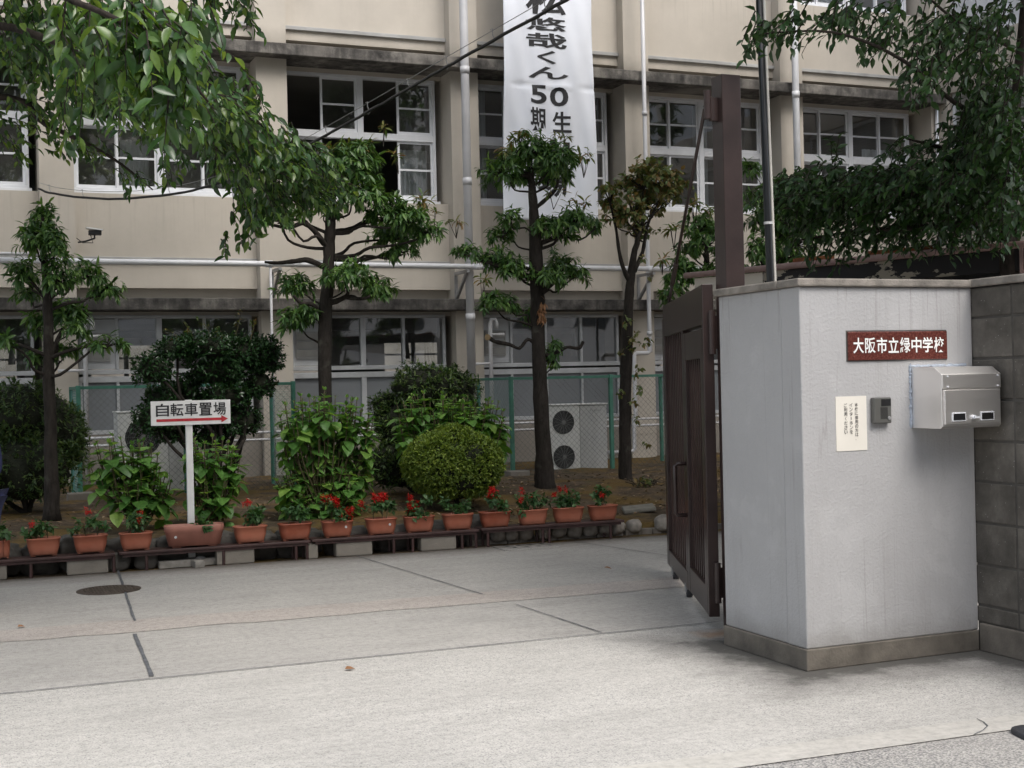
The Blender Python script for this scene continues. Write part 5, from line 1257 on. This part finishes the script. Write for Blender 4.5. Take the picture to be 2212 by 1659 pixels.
# ------------------------------------------------------------------ cherry trees overhanging from both sides
def twig_tree(name, label, base, trunk, limbs, twigs, mat, seed, tpl, size, hang=(.1, .95), mult=1.35, cloud=(), cloudmat=None, cat_='tree'):
    """limbs: world polylines with radii; twigs: (px, py, depth, rx, ry, rz, n, leaf scale, hang direction)"""
    g = NR(seed); rnd = random.Random(seed); r = empty(name, label, cat_, base)
    attach(MB().tube(smooth_path(trunk[0], 4), np.interp(np.linspace(0, 1, (len(trunk[0])-1)*4+1), np.linspace(0, 1, len(trunk[1])), trunk[1]), 14).build('trunk', M['bark_cherry'], None, smooth=True), r)
    m = MB(); L = []
    for pts_, w0, w1 in limbs:
        P = smooth_path([Vector(p) for p in pts_], 5); m.tube(P, [w0+(w1-w0)*i/(len(P)-1) for i in range(len(P))], 8)
    for (px, py, dp, rx, ry, rz, n, sc, hx, hy) in twigs:
        s_ = dp/FPX; hv = (R2*hx - U2*hy).normalized()
        for _ in range(int(math.ceil(n*mult))):
            u = rdir(g, 1)[0]*g.uniform(0, 1)**.45
            t = dep(px+u[0]*rx, py+u[1]*ry, dp+u[2]*rz); d = (hv + Vector(rdir(g, 1)[0])*.55); d.normalize(); Lt = g.uniform(.12, .32)*sc
            a = t - d*Lt*.5; b = t + d*Lt*.5 - Vector((0, 0, .10*Lt)); P = [a, a.lerp(b, .5)+Vector((0, 0, .05*Lt)), b]; P = smooth_path(P, 3); m.tube(P, [.0045*(1-.6*i/(len(P)-1)) for i in range(len(P))], 4, cap=False)
            nl = int(5+Lt*18); tw = np.array([P[min(len(P)-1, int(q))] for q in np.linspace(0, len(P)-1, nl)])
            dv_ = np.array(d); sd = np.cross(dv_, [0, 0, 1.0]); sd /= np.linalg.norm(sd)+1e-6
            D = np.array([dv_*.55 + sd*(1 if q % 2 else -1)*.75 for q in range(nl)]) + g.normal(size=(nl, 3))*.42; D[:, 2] -= g.uniform(hang[0], hang[1], nl)
            U = np.tile(np.array([0, 0, 1.0]), (nl, 1)) + g.normal(size=(nl, 3))*.35 + dv_*.35 - np.array(FW)*.25
            L.append((tw, D, U, size*sc**.3*g.uniform(.5, 1.15, nl)*(1.08 if dp < 7 else .9)))
    attach(m.build('branches', M['bark_cherry'], None, smooth=True), r)
    leaves('crown', *cat(L), tpl, M[mat], r)
    if cloud:  # unseen leaf masses added above the view to shade yard and facade
        LC = []
        for (x, y, z, R_, n) in cloud: LC.append(sprays(g, (x, y, z), (R_, R_, R_*.55), n, 6, .22, droop=.5, shell=.15, flat=-1)[:4])
        leaves('shade_crown', *cat(LC), 'cherry_far', M[cloudmat or mat], r)
    return r
lb = Vector((-2.6, 9.0, 0))
dL = lambda px, py, D: dep(px, py, D)
twig_tree('cherry_tree', 'large-leaved cherry branch reaching in from the upper left, its near leaves sunlit', lb,
    ([lb, lb+Vector((.1, 0, 1.5)), lb+Vector((.3, -.1, 2.6)), lb+Vector((.5, -.2, 4.2)), lb+Vector((.6, -.2, 6.0))], [.24, .19, .17, .13, .07]),
    [([lb+Vector((.4, -.1, 3.2)), dL(-120, 60, 8.2), dL(120, 90, 7.4), dL(300, 160, 7.2), dL(480, 260, 8.2), dL(620, 340, 9.2), dL(740, 420, 9.8)], .03, .006), ([lb+Vector((.4, -.15, 3.6)), dL(-100, -60, 6.6), dL(150, 0, 5.6), dL(330, 90, 5.3), dL(450, 220, 5.4)], .022, .005),
     ([lb+Vector((.35, -.1, 2.8)), dL(-60, 210, 8.8), dL(100, 270, 8.8), dL(240, 340, 9.0), dL(330, 410, 9.2)], .03, .004), ([lb+Vector((.5, -.2, 4.2)), dL(100, -90, 9.5), dL(420, -120, 8.5), dL(560, -60, 8.3)], .02, .005)],
    [(330, 105, 5.5, 120, 85, .5, 46, .9, .35, .9), (380, 215, 5.5, 70, 55, .3, 10, .8, .3, .9), (210, 60, 6.0, 140, 70, .5, 34, .9, .2, .9), (420, 60, 6.4, 60, 60, .5, 12, .9, .6, .8), (150, 215, 6.6, 55, 70, .4, 8, .9, -.1, 1),
     (500, 215, 7.4, 90, 50, .5, 26, .9, .7, .7), (560, 290, 8.0, 90, 50, .6, 30, .9, .7, .7), (490, 300, 8.2, 90, 60, .7, 46, .9, .4, .9), (640, 350, 8.8, 100, 46, .6, 54, .9, .7, .6), (700, 400, 9.2, 70, 44, .5, 26, .9, .7, .6), (600, 410, 9.0, 80, 50, .6, 26, .9, .4, .8),
     (530, 410, 8.6, 50, 60, .6, 16, .9, .2, 1), (540, 465, 8.8, 34, 50, .4, 9, .8, 0, 1), (310, 230, 8.2, 150, 50, 1.0, 46, .9, .4, .8), (100, 80, 8.6, 130, 110, 1.2, 130, 1.0, .2, .8), (240, 150, 8.8, 160, 80, 1.2, 110, 1.0, .3, .8), (60, 250, 9.2, 90, 45, 1.0, 16, .9, .6, .6), (190, 320, 9.2, 90, 24, .8, 9, .6, .7, .5), (290, 385, 9.4, 50, 18, .6, 4, .7, .6, .6), (370, 340, 9.0, 50, 40, .8, 6, .8, .2, 1), (30, 310, 9.4, 50, 30, .8, 4, .8, .5, .6),
     (485, 525, 8.8, 10, 12, .1, 2, .5, 0, 1), (520, 0, 8.2, 40, 16, .3, 5, .8, .5, .9), (468, 12, 8.2, 20, 14, .2, 3, .7, .5, .9), (540, 45, 8.2, 14, 14, .2, 2, .6, .2, 1), (330, 505, 8.9, 8, 8, .1, 0, .5, 0, 1), (100, -120, 7.6, 260, 70, 1.5, 40, 1.1, .2, .8)],
    'lf_cherry', 51, 'cherry', .098, cloud=[(-2.2, 8.5, 5.6, 1.7, 340), (-.6, 8.0, 6.0, 1.6, 340), (-1.6, 10.5, 6.2, 1.7, 340), (.9, 9.4, 6.5, 1.4, 280), (-3.5, 9.5, 5.0, 1.6, 280), (1.8, 10.8, 6.9, 1.3, 240), (-1.6, 5.8, 5.4, 1.6, 320), (2.2, 7.2, 6.3, 1.3, 240), (-3.6, 6.8, 5.2, 1.6, 260), (-3.2, 11.5, 7.2, 1.9, 330), (-.6, 12.2, 7.6, 1.9, 330), (1.9, 12.6, 7.4, 1.7, 300), (-5.5, 11, 7, 2, 300), (-2, 9.4, 8.2, 1.9, 300), (.6, 10.6, 8.2, 1.7, 260), (-7.5, 10, 6.5, 2, 260), (-2.5, 14.5, 7.7, 1.6, 280), (.5, 14.6, 7.9, 1.5, 260), (2.9, 14.4, 8.0, 1.2, 170), (3.6, 12.4, 7.6, 1.4, 220)])
rb0 = dep(2180, 640, 10.4); rb0 = Vector((rb0.x, rb0.y, 0))
tR = [rb0, Vector((*rb0.xy, 1.6)), dep(2178, 480, 10.4), dep(2172, 380, 10.4), dep(2190, 260, 10.5), dep(2205, 100, 10.6), dep(2230, -200, 10.6)]
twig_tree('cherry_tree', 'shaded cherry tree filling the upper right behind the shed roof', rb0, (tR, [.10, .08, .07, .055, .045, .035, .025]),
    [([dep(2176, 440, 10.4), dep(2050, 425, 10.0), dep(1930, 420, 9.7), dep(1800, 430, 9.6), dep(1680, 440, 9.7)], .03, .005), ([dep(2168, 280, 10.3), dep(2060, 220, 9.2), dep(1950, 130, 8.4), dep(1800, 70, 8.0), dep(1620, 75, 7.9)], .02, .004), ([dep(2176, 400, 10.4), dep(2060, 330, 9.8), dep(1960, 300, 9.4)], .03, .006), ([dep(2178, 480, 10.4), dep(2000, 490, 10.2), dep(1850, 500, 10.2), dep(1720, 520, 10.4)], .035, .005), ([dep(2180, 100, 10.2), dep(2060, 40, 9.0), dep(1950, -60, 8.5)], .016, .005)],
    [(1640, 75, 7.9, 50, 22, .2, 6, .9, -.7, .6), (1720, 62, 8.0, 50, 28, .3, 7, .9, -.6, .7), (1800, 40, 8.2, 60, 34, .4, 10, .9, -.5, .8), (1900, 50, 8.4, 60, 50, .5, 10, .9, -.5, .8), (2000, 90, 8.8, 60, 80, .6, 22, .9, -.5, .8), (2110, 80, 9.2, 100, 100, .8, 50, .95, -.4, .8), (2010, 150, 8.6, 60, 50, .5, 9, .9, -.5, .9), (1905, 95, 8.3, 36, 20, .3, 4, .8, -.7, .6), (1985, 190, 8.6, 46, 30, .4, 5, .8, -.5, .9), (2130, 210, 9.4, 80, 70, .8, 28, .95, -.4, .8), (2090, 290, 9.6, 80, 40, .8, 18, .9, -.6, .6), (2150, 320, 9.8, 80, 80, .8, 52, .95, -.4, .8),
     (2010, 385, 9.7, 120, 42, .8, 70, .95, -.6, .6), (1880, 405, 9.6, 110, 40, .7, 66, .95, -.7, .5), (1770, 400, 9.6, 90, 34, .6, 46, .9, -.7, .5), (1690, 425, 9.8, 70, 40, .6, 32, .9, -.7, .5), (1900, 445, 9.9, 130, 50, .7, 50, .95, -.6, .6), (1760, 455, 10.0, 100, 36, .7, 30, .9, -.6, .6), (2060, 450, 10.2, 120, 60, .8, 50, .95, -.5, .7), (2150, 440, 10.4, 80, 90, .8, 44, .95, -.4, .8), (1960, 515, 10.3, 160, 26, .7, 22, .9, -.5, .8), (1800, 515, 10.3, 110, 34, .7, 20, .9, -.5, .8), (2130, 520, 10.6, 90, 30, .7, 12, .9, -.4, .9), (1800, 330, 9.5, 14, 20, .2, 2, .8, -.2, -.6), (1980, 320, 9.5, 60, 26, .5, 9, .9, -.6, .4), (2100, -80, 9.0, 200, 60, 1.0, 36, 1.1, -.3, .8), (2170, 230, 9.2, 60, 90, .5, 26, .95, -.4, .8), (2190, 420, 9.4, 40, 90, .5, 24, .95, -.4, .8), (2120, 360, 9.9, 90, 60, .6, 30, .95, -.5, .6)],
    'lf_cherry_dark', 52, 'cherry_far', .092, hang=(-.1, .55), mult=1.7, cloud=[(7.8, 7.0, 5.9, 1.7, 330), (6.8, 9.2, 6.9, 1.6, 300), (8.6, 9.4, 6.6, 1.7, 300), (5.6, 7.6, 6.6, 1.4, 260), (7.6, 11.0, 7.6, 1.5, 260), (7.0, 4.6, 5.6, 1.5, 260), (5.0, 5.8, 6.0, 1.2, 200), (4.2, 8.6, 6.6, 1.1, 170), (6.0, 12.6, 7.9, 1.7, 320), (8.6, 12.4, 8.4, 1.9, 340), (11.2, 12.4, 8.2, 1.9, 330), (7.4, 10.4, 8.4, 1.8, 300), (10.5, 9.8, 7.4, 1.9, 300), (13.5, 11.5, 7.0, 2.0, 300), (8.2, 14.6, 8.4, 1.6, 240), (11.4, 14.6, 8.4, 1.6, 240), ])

# ------------------------------------------------------------------ stones
def rock(name, mat, c, R, seed, label, cat_, grp, sq=.6, rough=.12, sub=3):
    bm = bmesh.new(); bmesh.ops.create_icosphere(bm, subdivisions=sub, radius=1)
    for v in bm.verts:
        p = v.co.copy(); q = Vector([math.copysign(abs(t)**sq, t) for t in p]); n = 1+rough*noise.fractal(p*1.6+Vector((seed*3.1, seed, 0)), .9, 2, 3); v.co = Vector((q.x*R[0]*n, q.y*R[1]*n, q.z*R[2]*n))
    me = bpy.data.meshes.new(name); bm.to_mesh(me); bm.free(); me.materials.append(mat); me.polygons.foreach_set('use_smooth', [True]*len(me.polygons))
    o = link(bpy.data.objects.new(name, me)); o.location = c; o.rotation_euler = (0, 0, random.Random(seed).uniform(-.3, .3)); return tag(o, label, cat_, grp)
rq = random.Random(9); x = -1.6
i = 0
while x < 4.35:
    w = rq.uniform(.26, .5)
    hgt = rq.uniform(.12, .165)
    rock('boulder', M['boulder'], (x+w/2, by(x+w/2)+.33+rq.uniform(-.02, .03), hgt*.85), (w*.52, .10, hgt), 300+i, 'dark squared boulder in the retaining edge behind the benches', 'stone', 'boulders edging the bed behind the benches', .5, .16, 4); x += w*.97; i += 1
i = 0
for px, rr_ in ((1093, .06), (1122, .062), (1154, .066), (1192, .064), (1226, .066), (1260, .07), (1294, .066), (1325, .058), (1355, .066), (1392, .062)):
    p = onZ(px, 1162, .0); p = bp(fx_b(px), .23, .085)
    rock('edging_stone', M['pebble'], (p.x, p.y, .082), (rr_*1.2, .075, rr_*1.1), 400+i, 'rounded river stone in the row under the right-hand bench', 'stone', 'river stones edging the mossy mound', .88, .14); i += 1
for px, py, rr_, lb in ((1432, 1132, .085, 'grey edging stone beside the far end of the open gate'),):
    p = onZ(px, py+14, 0.02); rock('edging_stone', M['pebble'], (p.x, p.y, .09), (rr_, .07, rr_), 420, lb, 'stone', None, .8)
m = MB(); P = [bp(4.35+.1*i, .31+rq.uniform(-.015, .015), 0) for i in range(28)]
for i in range(27): m.bar(P[i]+Vector((0, 0, .02)), P[i+1]+Vector((0, 0, .02)), .16, .05)
tag(m.build('kerb_footing', M['old_concrete'], None), kind='structure')
p = onZ(1380, 1104, .14); o = MB().obox((p.x, p.y, .165), Vector((.17, -.03, .01)), Vector((.04, .11, .012)), (0, 0, .02)).build('flat_stone', M['flatstone'], None, bevel=.012); tag(o, 'flat grey stone slab lying on the mound right of the last planter', 'stone')
rock('small_stone', M['white'], bp(fx_b(437), .16, .045), (.045, .035, .028), 431, 'small whitish stone under the bench beside the sign base', 'stone', None, .8)
p = bp(fx_b(333), .2, 0); rock('boulder', M['boulder'], (bp(fx_b(318), .16, .07)), (.1, .06, .085), 440, 'round dark stone under the bench left of the sign base', 'stone', None, .7)
rock('boulder', M['boulder'], (bp(fx_b(250), .15, .07)), (.12, .05, .08), 441, 'dark stone under the bench between the wide block and the sign base', 'stone', None, .7)
o = MB().tube([bp(fx_b(326), .06, .04)+Vector((-.0, 0, 0)), bp(fx_b(365), .08, .04)], .045, 12).build('clay_pot', M['boulder'], None, bevel=.004) if False else None

# ------------------------------------------------------------------ covers and odds and ends on the ground
c = onZ(235, 1275); r, put = thing('manhole_cover', 'round brown cast iron manhole cover in the driveway', 'manhole cover', (c.x, c.y, 0))
put(MB().tube([(c.x, c.y, -.02), (c.x, c.y, .006)], .235, 48), 'rim', M['iron'])
m = MB().tube([(c.x, c.y, .0), (c.x, c.y, .0085)], .215, 48)
for i in range(-8, 9):
    for j in range(-8, 9):
        if (i*i+j*j) < 60: m.box((c.x+i*.025-.007, c.y+j*.025-.007, .0085), (c.x+i*.025+.007, c.y+j*.025+.007, .0115))
put(m, 'lid', M['iron'])
c = onZ(1133, 1181); r, put = thing('drain_cover', 'concrete drain cover with slots in the driveway by the benches', 'drain cover', (c.x, c.y, 0))
put(MB().box((c.x-.27, c.y-.19, -.02), (c.x+.27, c.y+.13, .008)), 'slab', M['drive'], bevel=.003)
m = MB()
for i in range(4):
    for j in range(2):
        x = c.x-.17+.115*i+.03*j; y = c.y+.05-.13*j; m.add([(x, y-.035, .0092), (x+.03, y-.035, .0092), (x+.03, y+.035, .0092), (x, y+.035, .0092)], [(0, 1, 2, 3)])
put(m, 'slots', M['black'])
c = onZ(2262, 1590); r = rock('rubber_ramp', M['rubber'], (c.x+.02, c.y, .005), (.14, .12, .022), 450, 'black rubber ramp end on the kerb strip at the lower right corner', 'ramp', None, .5, .02)
FL = [(38, 1354, 'curled orange dry leaf on the driveway near the left edge'), (1305, 1226, 'small brown dry leaf on the driveway left of the gate'), (745, 1445, 'thin dry leaf on the forecourt below the long joint'), (1255, 1118, 'orange dry leaf by the river stones under the right-hand bench'), (565, 1186+12, 'yellowish dry leaf at the foot of the chipped block')]
g = NR(3)
for px, py, lb in FL:
    p = onZ(px, py, .012); r = empty('dry_leaf', lb, 'leaf', p)
    leaves('blade', np.array([p]), np.array([[1, .3*g.normal(), .15]]), np.array([[.1, -.3, 1]]), np.array([.06]), 'ovate', M['lf_dry'], r)
# litter on the mound
m = MB(); L = []
for i in range(900):
    x = 4.6+5.5*g.random(); y = 12.1+3.5*g.random()**1.2; z = soil_z(x, y)+.012; L.append((np.array([(x, y, z)]), np.array([[g.normal(), g.normal(), .05]]), np.array([[.2*g.normal(), .2*g.normal(), 1]]), np.array([g.uniform(.03, .06)])))
for i in range(500):
    x = -3+7.4*g.random(); y = 12.2+2.8*g.random(); z = soil_z(x, y)+.012; L.append((np.array([(x, y, z)]), np.array([[g.normal(), g.normal(), .05]]), np.array([[.2*g.normal(), .2*g.normal(), 1]]), np.array([g.uniform(.03, .06)])))
r = empty('leaf_litter', None, None, (6, 13, .2)); r['kind'] = 'stuff'
leaves('leaf_litter', *cat(L), 'ovate', M['lf_litter'], r)
p = onZ(1395, 1050, .27); L = []; r = empty('twig_heap', 'small heap of dead twigs and leaves on the mound by the thin forked tree', 'twigs', p); m = MB(); rt = random.Random(6)
for i in range(40):
    a = p+Vector((rt.uniform(-.16, .16), rt.uniform(-.12, .12), rt.uniform(0, .05))); b = a+Vector((rt.uniform(-.12, .12), rt.uniform(-.1, .1), rt.uniform(-.02, .06))); m.tube([a, b], .004, 4)
attach(m.build('twigs', M['bark'], None), r)
a = sprays(g, p+Vector((0, 0, .03)), (.16, .12, .05), 16, 3, .06, shell=.1, flat=-.2); leaves('dead_leaves', *a[:4], 'ovate', M['lf_brown'], r)

# ------------------------------------------------------------------ passer-by cut off by the left edge
def person(label, hipx, D):
    hp_ = dep(hipx, 1092, D); z0 = hp_.z; base = Vector((hp_.x, hp_.y, 0)); k = z0/.86
    r = empty('person', label, 'person', base); r.rotation_euler = (0, 0, -YAW+.1)
    J = {'pel': (0, 0, .90), 'wst': (0, .02, 1.06), 'chs': (0, .01, 1.28), 'nk': (0, 0, 1.44), 'hd0': (0, -.02, 1.52), 'hd': (0, -.03, 1.62), 'hd2': (0, -.02, 1.70)}
    for s, n in ((-1, 'l'), (1, 'r')):
        J.update({'hip'+n: (s*.10, 0, .86), 'kn'+n: (s*.06, -.03 if s > 0 else .03, .48), 'an'+n: (s*.055, .03 if s > 0 else .12, .10), 'to'+n: (s*.07, -.11 if s > 0 else -.02, .035),
                  'sh'+n: (s*.14, .01, 1.38), 'el'+n: (s*.13, .08, 1.12), 'wr'+n: (s*.10, -.13, 1.04)})
    Rr = dict(pel=.16, wst=.105, chs=.115, nk=.055, hd0=.06, hd=.095, hd2=.075)
    for n in 'lr': Rr.update({'hip'+n: .105, 'kn'+n: .066, 'an'+n: .048, 'to'+n: .036, 'sh'+n: .06, 'el'+n: .045, 'wr'+n: .032})
    E = [('pel', 'wst'), ('wst', 'chs'), ('chs', 'nk'), ('nk', 'hd0'), ('hd0', 'hd'), ('hd', 'hd2')] + [e for n in 'lr' for e in (('pel', 'hip'+n), ('hip'+n, 'kn'+n), ('kn'+n, 'an'+n), ('an'+n, 'to'+n), ('chs', 'sh'+n), ('sh'+n, 'el'+n), ('el'+n, 'wr'+n))]
    def skin(name, J, Rr, E, root, mat, grow=0.0, sub=2):
        ks = list(J); me = bpy.data.meshes.new(name); me.from_pydata([tuple(q*k for q in J[n]) for n in ks], [(ks.index(a), ks.index(b)) for a, b in E], []); o = link(bpy.data.objects.new(name, me), r)
        o.modifiers.new('skin', 'SKIN').use_smooth_shade = True
        for n, v in zip(ks, me.skin_vertices[0].data): v.radius = ((Rr[n]+grow)*k, (Rr[n]*(.8 if n in ('pel', 'wst', 'chs') else 1)+grow)*k); v.use_root = n == root
        sb = o.modifiers.new('sub', 'SUBSURF'); sb.levels = sub; sb.render_levels = sub; me.materials.append(mat); return o
    J2, R2_, E2 = dict(J), dict(Rr), list(E)
    for n, s in (('l', -1), ('r', 1)):
        w = Vector(J['wr'+n]); J2['pm'+n] = tuple(w+Vector((0, -.07, -.05))); R2_['pm'+n] = .03; E2.append(('wr'+n, 'pm'+n))
        for f_ in range(4):
            a = w+Vector(((f_-1.5)*.019, -.09, -.07)); b = a+Vector((0, -.02, -.045+.004*abs(f_-1.5))); c_ = b+Vector((0, .012, -.03)); 
            for q, (nm, pt) in enumerate((('a', a), ('b', b), ('c', c_))): J2[f'f{nm}{f_}{n}'] = tuple(pt); R2_[f'f{nm}{f_}{n}'] = .009
            E2 += [('pm'+n, f'fa{f_}{n}'), (f'fa{f_}{n}', f'fb{f_}{n}'), (f'fb{f_}{n}', f'fc{f_}{n}')]
        a = w+Vector((-s*.035, -.045, -.03)); b = a+Vector((-s*.012, -.035, -.02)); J2['ta'+n] = tuple(a); J2['tb'+n] = tuple(b); R2_['ta'+n] = .011; R2_['tb'+n] = .009; E2 += [('wr'+n, 'ta'+n), ('ta'+n, 'tb'+n)]
    skin('body', J2, R2_, E2, 'pel', M['skin'])
    tn = ['pel'] + [a+n for n in 'lr' for a in ('hip', 'kn', 'an')]; skin('trousers', {a: J[a] for a in tn}, Rr, [e for e in E if e[0] in tn and e[1] in tn], 'pel', M['track'], .022)
    jn = ['pel', 'wst', 'chs', 'nk'] + [a+n for n in 'lr' for a in ('sh', 'el', 'wr')]; Jj = {a: J[a] for a in jn}; Jj['nk'] = (0, 0, 1.40); Jj['pel'] = (0, 0, .94); skin('jacket', Jj, {**Rr, 'nk': .05, 'pel': .14}, [e for e in E if e[0] in jn and e[1] in jn], 'pel', M['track'], .018)
    for s in (-1, 1):
        P = [(s*x*k, y*k, z*k) for x, y, z in ((.165, -.11, .95), (.175, -.11, .86), (.165, -.10, .75), (.15, -.08, .62), (.142, -.03, .48), (.13, .02, .3), (.118, .04, .13))]; MB().tube(smooth_path([Vector(p) for p in P], 3), .014*k, 8).build('stripe', M['white'], r, smooth=True)
    bm = bmesh.new(); bmesh.ops.create_icosphere(bm, subdivisions=3, radius=.112*k)
    for v in bm.verts: v.co = Vector((v.co.x, v.co.y+.012*k if v.co.y > -.02 else v.co.y*.6, v.co.z if v.co.z > -.02*k or v.co.y > .0 else v.co.z*.2)) + Vector((0, -.015*k, 1.665*k))
    me = bpy.data.meshes.new('hair'); bm.to_mesh(me); bm.free(); me.materials.append(M['hair']); link(bpy.data.objects.new('hair', me), r)
    for nm, mt, P, rad in (('nose', 'skin', [(0, -.118, 1.60), (0, -.135, 1.575)], .012), ('mouth', 'letter_red', [(-.02, -.112, 1.545), (.02, -.112, 1.545)], .005)): MB().tube([tuple(q*k for q in p) for p in P], rad*k, 8).build(nm, M[mt], r, smooth=True)
    for s in (-1, 1):
        MB().tube([(s*.033*k, -.108*k, 1.615*k), (s*.033*k, -.122*k, 1.615*k)], .011*k, 10).build('eye', M['hair'], r); MB().tube([(s*.098*k, -.01*k, 1.585*k), (s*.104*k, -.005*k, 1.63*k)], .018*k, 8).build('ear', M['skin'], r, smooth=True); MB().tube([(s*.06*k, .05*k, .03*k), (s*.06*k, -.13*k, .03*k)], .045*k, 10).build('shoe', M['white'], r, smooth=True)
    return r
person('person in a navy tracksuit with a white side stripe, cut off by the left edge', -54, 9.0)
